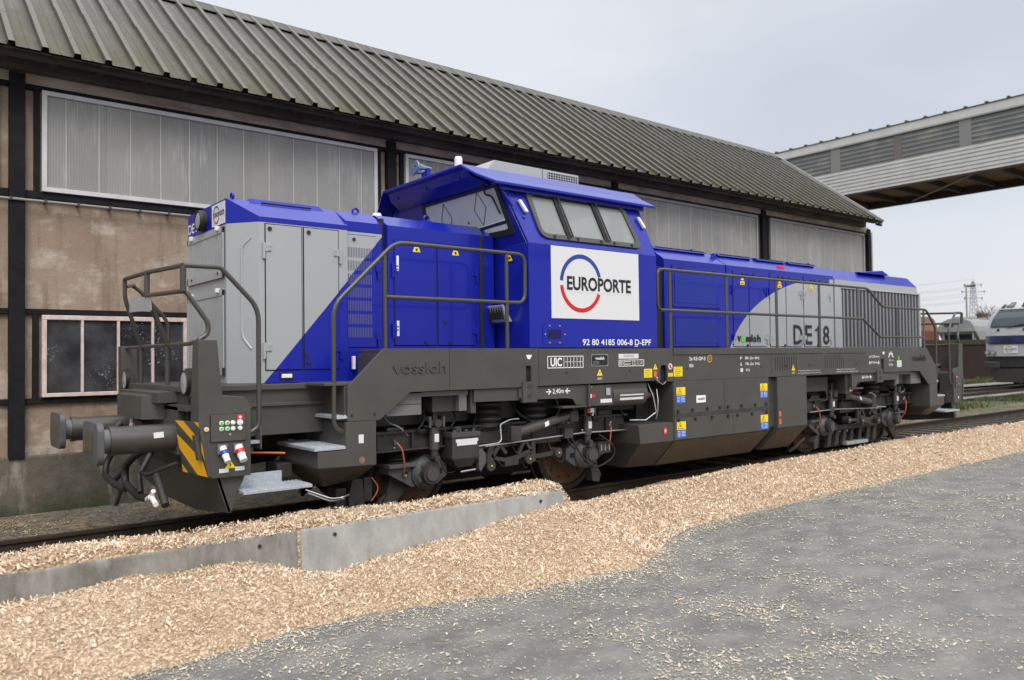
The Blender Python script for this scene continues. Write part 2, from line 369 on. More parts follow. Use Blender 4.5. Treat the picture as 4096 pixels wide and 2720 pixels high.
b = MB(); b.tube([(1.45,fy(.70),2.96),(1.33,fy(.74),2.88),(1.33,fy(.74),1.98),(1.45,fy(.70),1.86)], .016, 'grey_paint', fil=.06); b.build('grab_handle', front_hood)
hl = MB(); hl.lathe([(1.278,.112),(1.225,.112),(1.205,.104),(1.203,.092),(1.212,.088)], (0,1.60,3.235), 'x', 'black_rubber'); hl.lathe([(1.212,.09),(1.204,.06),(1.201,.0)], (0,1.60,3.235), 'x', 'lamp_lens')
hl.build('headlight', front_hood)
b = MB(); b.box(1.272, 1.278, .945, 1.335, 3.128, 3.352, 'white_paint'); O = (1.2695, 1.19, 3.24)
arc_strip(b, O, UYm, UZ, .085, .085, 25, 178, .014, 'logo_blue'); arc_strip(b, O, UYm, UZ, .085, .085, 186, 335, .014, 'logo_red')
text('EUROPORTE', (1.2695, 1.275, 3.215), UYm, UZ, .325, .052, 'letter_black', mb=b, bold=.02); b.build('logo_panel', front_hood)
text('DE', (1.2735, 2.135, 3.155), UYm, UZ, .21, .105, 'letter_white', parent=front_hood, bold=.01); text('18', (1.2735, 1.875, 3.155), UYm, UZ, .19, .105, 'letter_white', parent=front_hood, bold=.01)
# ---- middle hood
mh = hood_body(2.938, 4.40, 1.80, 'blue_paint', ze=3.215)
eye(mh, 3.62, .90, 3.36); eye(mh, 3.62, fy(.90), 3.36)
mh.box(4.18, 4.225, .60, 2.48, 1.86, 3.20, 'black_rubber')
middle_hood = mh.build('middle_hood', loco, .006)
door('hood_door', middle_hood, 3.005, 3.568, 1.885, 3.072, .62, 'blue_paint', knob=[(3.42, 1.93)], hinges=[(2.99, 2.74, 1), (2.99, 2.07, 1)], plates=[(3.05, 2.80), (3.05, 2.08)])
door('hood_door', middle_hood, 3.574, 4.12, 1.885, 3.072, .62, 'blue_paint', knob=[(3.68, 2.16), (3.74, 1.93)], hinges=[(4.135, 2.74, -1), (4.135, 2.05, -1)])
for x_ in (3.30, 3.83):
    b = MB(); b.poly([(x_-.05,.606,2.945),(x_+.05,.606,2.945),(x_+.03,.606,3.0),(x_-.03,.606,3.0)], 'label_yellow'); b.box(x_-.012, x_+.012, .603, .605, 2.96, 2.985, 'letter_black'); b.build('warning_label', middle_hood)
b = MB(); b.lathe([(3.30,.055),(3.38,.055),(3.41,.045),(3.42,0)], (3.02,1.0,0), 'z', 'white_plastic', n=20); b.build('antenna_dome', middle_hood)
# ---- rear hood: three sections
rh = MB(); secs = [hood_body(7.522, 8.985, 1.86, 'livery_rear'), hood_body(9.015, 12.19, 1.86, 'livery_rear'), hood_body(12.245, 15.722, 1.86, 'livery_rear', ze=3.11, zr=3.34, cr=15.50)]
for h in secs:
    for f, m, s_ in zip(h.f, h.m, h.sm): rh.f.append([i+len(rh.v) for i in f]); rh.m.append(rh.mi(h.mats[m])); rh.sm.append(s_)
    rh.v += h.v
rh.box(6.68, 15.6, .66, 2.42, 1.8, 3.05, 'black_rubber'); rh.box(6.60, 7.54, .75, 2.33, 1.86, 3.1, 'blue_paint')
for a, c in ((7.56, 8.80), (9.12, 10.02), (10.18, 11.02), (11.14, 11.98)):
    rh.hull8([(a,.84,3.345),(c,.84,3.345),(c,1.5,3.38),(a,1.5,3.38),(a-.03,.86,3.385),(c+.03,.86,3.385),(c+.03,1.5,3.41),(a-.03,1.5,3.41)], 'blue_paint')
    rh.box(a, c, 1.5, 2.24, 3.37, 3.41, 'blue_paint'); rh.box(a+.05, c-.05, .85, .87, 3.352, 3.383, 'dark_void')
for x_ in (8.62, 8.93, 12.0): eye(rh, x_, .80 if x_ == 8.93 else 1.0, 3.29 if x_ == 8.93 else 3.36, ax='y' if x_ == 8.93 else 'x')
# raised flap on the radiator section
rh.hull8([(13.55,.80,3.33),(14.7,.80,3.33),(14.7,1.5,3.36),(13.55,1.5,3.36),(13.55,.82,3.345),(14.45,.82,3.42),(14.7,1.5,3.43),(13.55,1.5,3.37)], 'blue_paint')
rear_hood = rh.build('rear_hood', loco, .006)
for z0_, z1_, za, zb in ((2.46, 3.09, 2.54, 3.0), (1.875, 2.325, 1.94, 2.28)):
    b = MB(); b.box(7.68, 8.83, .614, .624, z0_, z1_, 'dark_void'); b.box(7.69, 8.82, .606, .622, z0_+.01, z1_-.01, 'blue_paint')
    b.box(7.735, 8.765, .600, .607, za-.01, zb+.01, 'blue_paint')
    x_ = 7.745
    while x_ < 8.75: b.box(x_, x_+.009, .597, .6005, za, zb, 'logo_blue'); x_ += .024
    for q in (7.82, 8.62): b.box(q, q+.1, .602, .607, z1_-.06, z1_-.04, 'dark_void')
    b.build('louvre_panel', rear_hood, .002)
dx = [9.155, 9.58, 10.065, 10.165, 10.645, 11.10, 11.19, 11.68, 12.06]
for i, (a, c) in enumerate(((9.155, 9.583), (9.589, 10.06), (10.165, 10.642), (10.648, 11.10), (11.19, 11.672), (11.678, 12.055))):
    hs = [(a-.01, 2.80, 1), (a-.01, 2.02, 1)] if i % 2 == 0 else [(c+.01, 2.80, -1), (c+.01, 2.02, -1)]
    door('hood_door', rear_hood, a, c, 1.872, 3.02, .62, 'livery_rear', knob=[(c-.06, 1.90)] if i % 2 == 0 else [], hinges=hs, th=.010)
for a, c in ((9.155, 10.06), (10.165, 11.10), (11.19, 12.055)):
    b = MB(); b.box(a, c, .616, .623, 3.03, 3.10, 'dark_void'); b.box(a+.01, c-.01, .61, .62, 3.037, 3.093, 'blue_paint')
    for q in (.28, .42, .62): b.cyl((a+(c-a)*q, .602, 3.055), (a+(c-a)*q, .612, 3.055), .016, 'black_rubber', n=10)
    b.build('access_flap', rear_hood, .003)
for x_ in (9.40, 10.45, 11.42):
    b = MB(); b.box(x_-.055, x_+.055, .601, .604, 2.87, 2.93, 'label_yellow'); b.box(x_-.03, x_+.03, .599, .601, 2.885, 2.905, 'logo_red'); b.poly([(x_-.045,.602,2.945),(x_+.045,.602,2.945),(x_,.602,3.02)], 'label_yellow'); b.build('warning_label', rear_hood)
b = MB(); b.box(10.60, 10.78, .70, .82, 3.20, 3.27, 'label_red'); b.box(10.585, 10.795, .72, .84, 3.19, 3.22, 'blue_paint'); b.build('marker_lamp', rear_hood, .015)
for ch_, a, c in (('D',10.84,11.12),('E',11.21,11.43),('8',11.785,12.0)): stext(ch_, a, c, 1.915, 2.255, .603, 'letter_black', parent=rear_hood, bold=.016)
b = MB(); b.poly([(11.655,.603,1.915),(11.655,.603,2.255),(11.625,.603,2.255),(11.60,.603,2.21),(11.53,.603,2.185),(11.53,.603,2.15),(11.605,.603,2.165),(11.605,.603,1.915)], 'letter_black'); b.build('lettering', rear_hood)
b = MB(); stext('v', 9.24, 9.345, 1.955, 2.05, .603, 'letter_black', mb=b, bold=.05); stext('ssl', 9.465, 9.655, 1.955, 2.075, .603, 'letter_black', mb=b, bold=.05); stext('o', 9.665, 9.76, 1.947, 2.04, .603, 'letter_black', mb=b, bold=.05); stext('h', 9.775, 9.88, 1.955, 2.075, .603, 'letter_black', mb=b, bold=.05)
b.build('lettering', rear_hood)
b = MB(); stext('o', 9.35, 9.455, 1.95, 2.055, .603, 'logo_green', mb=b, bold=.09); b.build('lettering', rear_hood)
# radiator
b = MB(); b.box(12.49, 15.56, .612, .624, 1.875, 2.955, 'radiator_dark')
n = 22
for i in range(n):
    x_ = 12.50+3.0*i/n
    b.box(x_, x_+.058, .602, .612, 1.872, 2.955, 'radiator_slat')
for k in range(27): b.box(12.49, 15.52, .604, .609, 1.885+k*.0398, 1.892+k*.0398, 'light_grey_box')
b.box(12.46, 15.56, .582, .622, 2.955, 2.985, 'grey_paint'); b.box(15.50, 15.56, .58, .622, 1.87, 2.96, 'grey_paint')
b.build('radiator_grille', rear_hood, .002)
b = MB(); b.box(15.722, 15.735, 1.0, 2.08, 2.0, 3.0, 'light_grey_box'); b.build('radiator_grille', rear_hood)
b = MB(); b.box(15.722, 15.83, 1.5, 1.75, 3.13, 3.33, 'black_rubber'); b.build('headlight', rear_hood, .03)
# ---- cab
cb = MB()
def sec(x0b, x0t, x1b, x1t, zb, zt, yb, yt, mk): cb.hull8([(x0b,yb,zb),(x1b,yb,zb),(x1b,fy(yb),zb),(x0b,fy(yb),zb),(x0t,yt,zt),(x1t,yt,zt),(x1t,fy(yt),zt),(x0t,fy(yt),zt)], mk)
sec(4.46, 4.46, 6.67, 6.67, 1.855, 3.08, .03, .03, 'blue_paint')
sec(4.27, 4.25, 6.585, 6.56, 3.80, 3.99, .285, .55, 'blue_paint')
def upper(x, z, d=0., far=False):   # point on the tilted cab side
    y = .03+(z-3.08)*(.255/.72)-d
    return (x, fy(y) if far else y, z)
def front(y, z, d=0., rear=False):
    t = (z-3.08)/.72; x = (4.46-.19*t-d) if not rear else (6.67-.085*t+d)
    return Vector((x, y, z))
def rquad(pts, r=.11, k=6):
    P = [Vector(p) for p in pts]; o = []
    for i, p in enumerate(P):
        a, c = P[i-1], P[(i+1) % 4]; e1 = p+(a-p).normalized()*r; e2 = p+(c-p).normalized()*r
        for q in range(k+1):
            t = q/k; o.append(e1.lerp(p, t).lerp(p.lerp(e2, t), t))
    return o
def ring(b, outer, inner, nrm, th, mk):
    n = len(outer); d = Vector(nrm)*th
    vs = [Vector(p) for p in outer]+[Vector(p) for p in inner]+[Vector(p)+d for p in outer]+[Vector(p)+d for p in inner]
    fs = []
    for i in range(n):
        j = (i+1) % n; fs += [(2*n+i, 2*n+j, 3*n+j, 3*n+i), (i, j, 2*n+j, 2*n+i), (n+i, 3*n+i, 3*n+j, n+j)]
    b.add(vs, fs, mk)
SIDE_I = ((4.66,3.695),(4.71,3.207),(6.335,3.207),(6.21,3.695)); SCR_I = ((.42,3.765),(.32,3.27),(1.95,3.27),(1.95,3.765))
SIDE_W = ((4.27,3.80),(4.46,3.08),(6.67,3.08),(6.585,3.80))
def wallring(W, I, nrm):   # wall with a window opening: painted outside, lined inside
    o_, i_ = rquad(W, .002), rquad(I, .05); n = len(o_); d = -Vector(nrm).normalized()*.035
    cb.add(o_+i_, [(i, (i+1) % n, n+(i+1) % n, n+i) for i in range(n)], 'blue_paint')
    cb.add([p+d for p in o_]+[p+d for p in i_], [(i, (i+1) % n, n+(i+1) % n, n+i) for i in range(n)], 'cab_lining')
    cb.add(i_+[p+d for p in i_], [(i, (i+1) % n, n+(i+1) % n, n+i) for i in range(n)], 'black_rubber')
for far in (False, True): wallring([upper(x, z, 0, far) for x, z in SIDE_W], [upper(x, z, 0, far) for x, z in SIDE_I], (0, .94 if far else -.94, .333))
for rear in (False, True): wallring([front(y, z, 0, rear) for y, z in ((.285,3.80),(.03,3.08),(3.05,3.08),(2.795,3.80))], [front(y, z, 0, rear) for y, z in SCR_I], (.99, 0, .1) if rear else (-.97, 0, -.24))
cb.box(4.5, 6.62, .12, 2.96, 3.082, 3.09, 'frame_grey'); cb.box(4.34, 6.55, .32, 2.76, 3.785, 3.797, 'cab_lining')
cab = cb.build('cab', loco, .006)
b = MB(); b.box(4.56, 4.95, .45, 2.6, 3.09, 3.20, 'frame_grey'); b.box(5.2, 5.5, .35, .8, 3.09, 3.22, 'frame_grey'); b.build('driving_desk', cab, .02)
for y_ in (.95, 2.0):
    b = MB(); b.hull8([(5.75,y_,3.0),(5.85,y_,3.0),(5.85,y_+.42,3.0),(5.75,y_+.42,3.0),(5.80,y_+.04,3.50),(5.88,y_+.04,3.50),(5.88,y_+.38,3.50),(5.80,y_+.38,3.50)], 'seat_cloth'); b.build('driver_seat', cab, .04)
rb = MB()
prof = [(.135,3.775),(.40,3.90),(.62,4.035),(fy(.62),4.035),(fy(.40),3.90),(fy(.135),3.775)]
xs0 = [4.075, 3.985, 3.92, 3.92, 3.985, 4.075]; xs1 = [6.80, 6.86, 6.90, 6.90, 6.86, 6.80]
T_ = .035
top0 = [(x, y, z) for x, (y, z) in zip(xs0, prof)]; top1 = [(x, y, z) for x, (y, z) in zip(xs1, prof)]
bo0 = [(x, y, z-T_) for x, y, z in top0]; bo1 = [(x, y, z-T_) for x, y, z in top1]
vs = top0+top1+bo0+bo1; fs = []
for i in range(5): fs += [(i, i+1, 7+i, 6+i), (12+i, 18+i, 19+i, 13+i), (i, 12+i, 13+i, i+1), (6+i, 7+i, 19+i, 18+i)]
fs += [(0, 6, 18, 12), (5, 17, 23, 11)]
rb.add(vs, fs, 'blue_paint')
rb.box(4.20, 6.64, .205, .235, 3.70, 3.775, 'blue_paint')                     # drip rail
for y_ in (.80, 1.54, 2.25): rb.box(4.02, 4.26, y_, y_+.02, 3.90, 4.0, 'blue_paint')
rb.hull8([(4.05,.6,3.90),(4.27,.5,3.80),(4.27,fy(.5),3.80),(4.05,fy(.6),3.90),(4.0,.62,4.0),(4.27,.6,4.0),(4.27,fy(.6),4.0),(4.0,fy(.62),4.0)], 'blue_paint')
rb.lathe([(4.02,.19),(4.14,.17),(4.16,0)], (6.72,1.5,0), 'z', 'blue_paint', n=24)
cab_roof = rb.build('cab_roof', cab, .008)
b = MB(); b.hull8([(4.44,.90,4.02),(6.10,.90,4.02),(6.10,2.2,4.02),(4.44,2.2,4.02),(4.64,.90,4.245),(6.10,.90,4.24),(6.10,2.2,4.24),(4.64,2.2,4.245)], 'unit_grey')
b.box(5.53, 6.07, .892, .90, 4.08, 4.215, 'dark_void')
for i in range(12): b.box(5.53+i*.045, 5.542+i*.045, .886, .898, 4.08, 4.215, 'unit_grey')
for i in range(5): b.box(5.53, 6.07, .885, .897, 4.08+i*.032, 4.09+i*.032, 'unit_grey')
b.box(5.44, 5.45, .893, .902, 4.03, 4.243, 'light_grey_box'); b.build('air_conditioner', cab, .012)
b = MB(); b.lathe([(4.03,.05),(4.27,.05),(4.295,.04),(4.30,0)], (4.30,1.2,0), 'z', 'white_plastic', n=20); b.build('antenna_dome', cab)
for y_, x_ in ((1.78, 4.02), (1.98, 4.10)):
    b = MB(); b.lathe([(0,.012),(.0,.075),(.012,.078),(.06,.048),(.16,.026),(.24,.02),(.24,0)], (x_,y_,4.25), 'x', 'horn_blue', n=24); b.box(x_+.16, x_+.22, y_-.03, y_+.03, 4.03, 4.25, 'blue_paint'); b.build('horn', cab)
# side windows (near and far) in the tilted upper wall
nn = Vector((0, -.94, .333))
for far in (False, True):
    o4 = [upper(x, z, .004, far) for x, z in ((4.575,3.76),(4.672,3.15),(6.43,3.15),(6.255,3.76))]
    i4 = [upper(x, z, .004, far) for x, z in ((4.66,3.695),(4.71,3.207),(6.335,3.207),(6.21,3.695))]
    nf = Vector((0, .94, .333)) if far else nn
    b = MB(); O_ = rquad(o4, .13); I_ = rquad(i4, .09); ring(b, O_, I_, nf, .022, 'frame_grey')
    wf = b.build('side_window', cab)
    b = MB(); b.poly([p+nf*.003 for p in I_], 'cab_glass'); b.build('pane', wf)
    b = MB()
    for xa, xb in ((5.045,5.125),(5.685,5.775)):
        p = [Vector(upper(x, z, .004, far)) for x, z in ((xa-.03,3.685),(xa+.03,3.685),(xb+.035,3.19),(xb-.035,3.19))]
        b.hull8([q+nf*.002 for q in p]+[q+nf*.03 for q in p], 'black_rubber')
        b.cyl(p[1]+nf*.05, p[2]+nf*.05, .011, 'black_rubber', n=8)
    for x_ in (4.88, 5.10, 5.26, 5.66, 5.90, 6.22):
        q = Vector(upper(x_, 3.178, .004, far)); b.cyl(q+nf*.02, q+nf*.035, .02, 'black_rubber', n=8)
    p = [Vector(upper(x, z, .004, far))+nf*.004 for x, z in ((4.66,3.70),(6.20,3.70),(6.205,3.668),(4.665,3.668))]
    b.poly(p, 'black_rubber'); b.build('glazing_bar', wf)
# windscreens
for rear in (False, True):
    s_ = -1 if not rear else 1; nf = Vector((s_*.97, 0, -.24)) if not rear else Vector((.99, 0, .1))
    o4 = [front(y, z, .003, rear) for y, z in ((.36,3.80),(.22,3.20),(2.02,3.20),(2.02,3.80))]; i4 = [front(y, z, .003, rear) for y, z in SCR_I]
    if not rear:
        b = MB(); ring(b, rquad(o4,.03), rquad(i4,.03), nf, .012, 'black_rubber'); ws = b.build('windscreen', cab)
        b = MB(); b.poly([p+nf*.002 for p in rquad(i4,.03)], 'screen_glass'); b.build('pane', ws)
        b = MB()   # thin heater wires in lozenges, desk edge and warning beacon seen in the pane
        for yc_, zc_, hw, hh in ((.78,3.57,.12,.195),(1.52,3.55,.12,.19)):
            q = [front(yc_, zc_+hh,.008), front(yc_-hw, zc_,.008), front(yc_, zc_-hh,.008), front(yc_+hw, zc_,.008)]
            for i in range(4): b.cyl(q[i], q[(i+1) % 4], .0055, 'wire_grey', n=6)
        b.build('heater_wire', ws)
        b = MB(); b.poly([front(.325,3.335,.007), front(.33,3.385,.007), front(1.0,3.36,.007), front(1.0,3.31,.007)], 'letter_black'); b.poly([front(.34,3.375,.008), front(.34,3.388,.008), front(.9,3.362,.008), front(.9,3.35,.008)], 'white_plastic'); b.poly([front(1.10,3.36,.009), front(1.04,3.36,.009), front(1.045,3.42,.009), front(1.095,3.42,.009)], 'white_plastic'); b.poly([front(1.09,3.42,.009), front(1.05,3.42,.009), front(1.052,3.455,.009), front(1.088,3.455,.009)], 'logo_red'); b.build('driving_desk', ws)
        b = MB(); b.tube([front(.62,3.92,.03), front(.56,3.70,.06), front(.44,3.66,.06), front(.38,3.45,.04)], .012, 'black_rubber', fil=.03); b.box(4.30,4.36,.52,.66,3.88,3.93,'black_rubber'); b.build('wiper', cab)
        b = MB(); b.box(4.285, 4.40, 2.12, 2.5, 3.42, 3.44, 'dark_void'); b.box(4.30,4.42,2.15,2.4,3.45,3.62,'blue_paint'); b.build('ventilation_hatch', cab, .01)
    else:
        b = MB(); b.poly(rquad(i4,.03), 'cab_glass'); b.build('windscreen', cab)
b = MB(); b.tube([(4.32,.245,3.72),(4.25,.25,3.70),(4.45,.16,3.40),(4.50,.13,3.385)], .02, 'blue_paint', fil=.05); b.build('grab_handle', cab)
for x_ in (4.49, 6.535):
    b = MB(); p = [Vector(upper(x_+dx_, 3.515+dz_, .004)) for dx_, dz_ in ((-.055,.075),(-.012,.075),(.06,-.075),(.015,-.075))]
    b.hull8([q for q in p]+[q+nn*.045 for q in p], 'white_plastic'); b.build('marker_lamp', cab, .012)
b = MB(); b.box(4.80, 6.32, .022, .03, 2.206, 3.072, 'white_paint'); logo = b.build('logo_panel', cab, .003)
b = MB(); O = (5.285, .0195, 2.64); arc_strip(b, O, UX, UZ, .325, .33, 16, 176, .052, 'logo_blue'); arc_strip(b, O, UX, UZ, .325, .33, 186, 338, .052, 'logo_red')
xrect(b, 5.02, 6.19, 2.53, 2.735, .0205, 'white_paint', .0004); b.build('ring_emblem', logo)
stext('EUROPORTE', 5.047, 6.165, 2.551, 2.724, .0185, 'letter_black', parent=logo, bold=.034)
stext('92 80 4185 006-8 D-EPF', 5.30, 6.543, 1.885, 1.962, .0265, 'letter_white', parent=cab, name='running_number', bold=.012)
b = MB(); b.box(6.225, 6.29, .0255, .0275, 1.868, 1.876, 'letter_white'); b.build('running_number', cab)
b = MB(); b.box(4.66, 5.03, .024, .031, 1.90, 2.13, 'blue_paint')
for i in range(10): b.box(4.735+i*.022, 4.747+i*.022, .0205, .0245, 1.96, 2.07, 'dark_void')
for x_, z_ in ((4.76,2.115),(4.92,2.115),(4.69,2.015),(5.0,2.015),(4.76,1.915),(4.92,1.915)): b.cyl((x_,.016,z_),(x_,.025,z_),.011,'bright_steel',n=10)
b.build('air_vent', cab)
b = MB(); b.hull8([(4.36,.33,2.17),(4.45,.33,2.17),(4.45,.70,2.17),(4.36,.70,2.17),(4.30,.33,2.36),(4.32,.33,2.37),(4.32,.70,2.37),(4.30,.70,2.36)], 'zinc')
for i in range(7): b.box(4.305, 4.355, .36+i*.047, .38+i*.047, 2.2, 2.34, 'dark_void')
b.build('folding_step', cab, .004)
b = MB(); b.poly([(4.452,.30,2.885),(4.452,.47,2.885),(4.452,.385,3.03)], 'letter_black'); b.poly([(4.450,.317,2.895),(4.450,.453,2.895),(4.450,.385,3.012)], 'label_yellow'); b.poly([(4.448,.35,2.925),(4.448,.41,2.915),(4.448,.415,2.94),(4.448,.36,2.945)], 'letter_black'); b.build('warning_label', cab)
# ---- underframe, skirts, walkway
b = MB()
b.box(.78, 16.22, .50, 2.58, 1.02, 1.50, 'frame_grey'); b.box(.75, 16.25, .46, 2.62, 1.46, 1.515, 'frame_grey'); b.box(.95, 16.05, .47, 2.61, 1.30, 1.335, 'frame_grey')
b.box(2.62, 14.38, .03, 3.05, 1.80, 1.845, 'frame_grey'); b.box(1.9, 2.62, .03, 3.05, 1.49, 1.52, 'frame_grey'); b.box(14.38, 15.1, .03, 3.05, 1.49, 1.52, 'frame_grey')
for x_ in (2.5, 4.0, 5.2, 6.5, 9.2, 10.6, 11.9, 13.0, 14.4): b.box(x_, x_+.03, .04, .5, 1.42, 1.8, 'frame_grey')
frame = b.build('underframe', loco, .006)
def skirt(far):
    Y = fy if far else (lambda y: y)
    b = MB()
    def pr_(pts, y0=0., y1=.03, mk='frame_grey'): b.prism(pts, 'y', Y(y0), Y(y1), mk)
    pr_([(2.528,1.848),(2.127,1.475),(2.127,1.14),(2.477,1.138),(2.835,1.402),(3.318,1.405),(3.318,1.848)])
    pr_([(3.322,1.848),(3.322,1.405),(4.374,1.405),(4.374,1.646),(4.452,1.646),(4.452,1.405),(4.565,1.405),(4.565,1.848)])
    b.box(4.36, 4.466, Y(.03), Y(.06), 1.40, 1.66, 'dark_void')
    pr_([(4.571,1.844),(4.571,1.410),(6.60,1.418),(6.66,1.40),(6.69,1.44),(6.69,1.58),(6.72,1.62),(6.79,1.62),(6.82,1.58),(6.82,1.40),(6.95,1.40),(6.95,1.844)])
    b.box(6.64, 6.86, Y(.05), Y(.07), 1.38, 1.65, 'dark_void')
    pr_([(6.955,1.756),(6.955,1.402),(9.243,1.402),(9.243,1.756)]); pr_([(9.249,1.756),(9.249,1.404),(10.69,1.404),(10.69,1.756)]); pr_([(10.696,1.756),(10.696,1.404),(12.09,1.404),(12.09,1.756)])
    b.box(6.955, 12.095, Y(-.012), Y(.03), 1.758, 1.846, 'frame_grey')
    pr_([(12.096,1.846),(12.096,1.402),(12.665,1.402),(12.665,1.648),(12.765,1.648),(12.765,1.402),(13.83,1.402),(13.83,1.846)])
    b.box(12.65, 12.78, Y(.03), Y(.06), 1.40, 1.66, 'dark_void')
    pr_([(14.472,1.846),(14.873,1.475),(14.873,1.14),(14.523,1.138),(14.165,1.402),(13.836,1.403),(13.836,1.846)])
    # pivot beams and lifting brackets
    for mx in (lambda x: x, fx):
        b.prism([(mx(x), z) for x, z in ((3.66,1.40),(3.66,1.262),(5.02,1.25),(5.13,1.235),(5.18,1.165),(5.36,1.15),(5.36,1.40))], 'y', Y(.03), Y(.06), 'frame_grey')
        b.box(mx(4.31), mx(4.52), Y(-.02), Y(.03), 1.228, 1.465, 'frame_grey'); b.box(mx(4.27), mx(4.31), Y(-.0), Y(.03), 1.28, 1.39, 'frame_grey')
        b.box(mx(5.355), mx(5.385), Y(-.01), Y(.04), 1.13, 1.40, 'frame_grey'); b.box(mx(4.95), mx(5.40), Y(.02), Y(.3), 1.13, 1.155, 'frame_grey')
        for z_ in (1.415, 1.313): b.cyl((mx(4.415), Y(-.028), z_), (mx(4.415), Y(-.018), z_), .033, 'frame_grey', n=18); b.cyl((mx(4.415), Y(-.03), z_), (mx(4.415), Y(-.027), z_), .022, 'bogie_grey', n=18)
        b.box(mx(2.60), mx(3.02), Y(.09), Y(.5), 1.16, 1.385, 'light_grey_box'); b.box(mx(2.60), mx(3.02), Y(.085), Y(.09), 1.27, 1.276, 'bogie_grey'); b.box(mx(3.02), mx(3.62), Y(.09), Y(.12), 1.345, 1.395, 'light_grey_box'); b.box(mx(3.20), mx(3.52), Y(.16), Y(.5), 1.17, 1.345, 'bogie_grey'); b.box(mx(3.50), mx(3.60), Y(.09), Y(.4), 1.17, 1.35, 'light_grey_box'); b.box(mx(3.64), mx(3.71), Y(.07), Y(.4), 1.14, 1.40, 'frame_grey')
    # louvre slots
    for x0, xs in ((9.34, 9.95), (10.77, 11.38)):
        for i in range(10): b.box(x0+i*.064, x0+i*.064+.017, Y(-.0015), Y(.004), 1.50, 1.715, 'dark_void')
        for i in range(10): b.box(x0+.70+i*.058, x0+.70+i*.058+.006, Y(-.0015), Y(.004), 1.52, 1.715, 'bogie_grey')
    for x_, z_ in ((5.0,1.555),(6.10,1.56),(7.24,1.565),(8.98,1.56),(9.64,1.565),(10.3,1.565),(11.1,1.565),(11.78,1.565),(2.17,1.20),(2.42,1.20)): b.cyl((x_, Y(-.004), z_), (x_, Y(.002), z_), .014, 'black_rubber', n=10)
    return b.build('side_skirt', frame, .004)
sk = skirt(False); skirt(True)
# raised maker's lettering and stencilled markings on the near skirt
y_ = -.012
for xa, xb, mkk in ((2.63, 3.27, 0), (13.88, 14.40, 1)):
    b = MB(); cu = bpy.data.curves.new('t', 'FONT'); cu.body = 'vossloh'; cu.extrude = .1; cu.resolution_u = 3
    to = bpy.data.objects.new('t', cu); COL.objects.link(to); bpy.context.view_layer.update()
    me = bpy.data.meshes.new_from_object(to.evaluated_get(bpy.context.evaluated_depsgraph_get())); V = [v.co.copy() for v in me.vertices]; F = [tuple(p.vertices) for p in me.polygons]
    bpy.data.objects.remove(to); bpy.data.curves.remove(cu); bpy.data.meshes.remove(me)
    X0 = min(v.x for v in V); X1 = max(v.x for v in V); Y0 = min(v.y for v in V); Y1 = max(v.y for v in V)
    b.add([(xa+(v.x-X0)/(X1-X0)*(xb-xa), -.006+v.z*.08, 1.595+(v.y-Y0)/(Y1-Y0)*.115) for v in V], F, 'bogie_grey' if mkk else 'frame_grey'); b.build('raised_lettering', frame)
y_ = -.003
def framebox(b, x0, x1, z0, z1, y, w, mk):
    for a in ((x0,x1,z0,z0+w),(x0,x1,z1-w,z1),(x0,x0+w,z0+w,z1-w),(x1-w,x1,z0+w,z1-w)): xrect(b, a[0], a[1], a[2], a[3], y, mk)
b = MB(); framebox(b, 4.697, 5.277, 1.612, 1.757, y_, .009, 'letter_white')
for i in range(6): xrect(b, 4.955+i*.0535, 4.961+i*.0535, 1.612, 1.757, y_, 'letter_white')
xrect(b, 4.955, 5.277, 1.683, 1.688, y_, 'letter_white'); stext('UIC', 4.745, 4.925, 1.632, 1.738, y_-.002, 'letter_white', mb=b, bold=.03); b.build('stencil_marking', frame)
b = MB(); xrect(b, 5.41, 5.705, 1.624, 1.774, y_, 'bright_steel'); xrect(b, 5.42, 5.695, 1.634, 1.764, y_-.002, 'letter_black'); stext('vossloh', 5.48, 5.635, 1.705, 1.745, y_-.005, 'letter_white', mb=b, bold=.02)
for z_ in (1.665, 1.68, 1.65): xrect(b, 5.44, 5.54, z_, z_+.005, y_-.005, 'bright_steel')
for q in (5.43, 5.685):
    for z_ in (1.643, 1.755): b.cyl((q, y_-.008, z_), (q, y_, z_), .006, 'bright_steel', n=8)
b.build('builder_plate', frame)
b = MB(); xrect(b, 5.894, 6.262, 1.715, 1.775, y_, 'white_paint'); 
for z_ in (1.738, 1.756): xrect(b, 5.98, 6.18, z_, z_+.005, y_-.002, 'light_grey_box')
framebox(b, 5.894, 6.365, 1.616, 1.70, y_, .008, 'letter_white'); stext('REV', 5.91, 5.985, 1.635, 1.682, y_-.002, 'letter_white', mb=b); stext('21.11.14', 6.175, 6.335, 1.632, 1.684, y_-.002, 'letter_white', mb=b)
for q in (5.992, 6.15): xrect(b, q, q+.006, 1.62, 1.696, y_, 'letter_white')
for z_ in (1.64, 1.672): xrect(b, 6.01, 6.11, z_, z_+.008, y_, 'letter_white')
b.build('stencil_marking', frame)
def warn(x, z0, w, h, y, parent, cap=None):
    b = MB(); b.poly([(x-w/2,y,z0),(x+w/2,y,z0),(x,y,z0+h)], 'label_yellow'); b.poly([(x-w*.10,y-.002,z0+h*.38),(x+w*.02,y-.002,z0+h*.40),(x-.01*w,y-.002,z0+h*.12),(x+w*.10,y-.002,z0+h*.45),(x,y-.002,z0+h*.43),(x+w*.05,y-.002,z0+h*.72)], 'letter_black')
    if cap: stext(cap, x-.045, x+.045, z0-.05, z0-.022, y, 'letter_white', mb=b)
    return b.build('warning_label', parent)
warn(5.555, 1.508, .10, .088, y_, frame, '400V'); warn(6.586, 1.565, .085, .08, y_, frame); warn(9.836, 1.49, .095, .10, y_, frame, '400V')
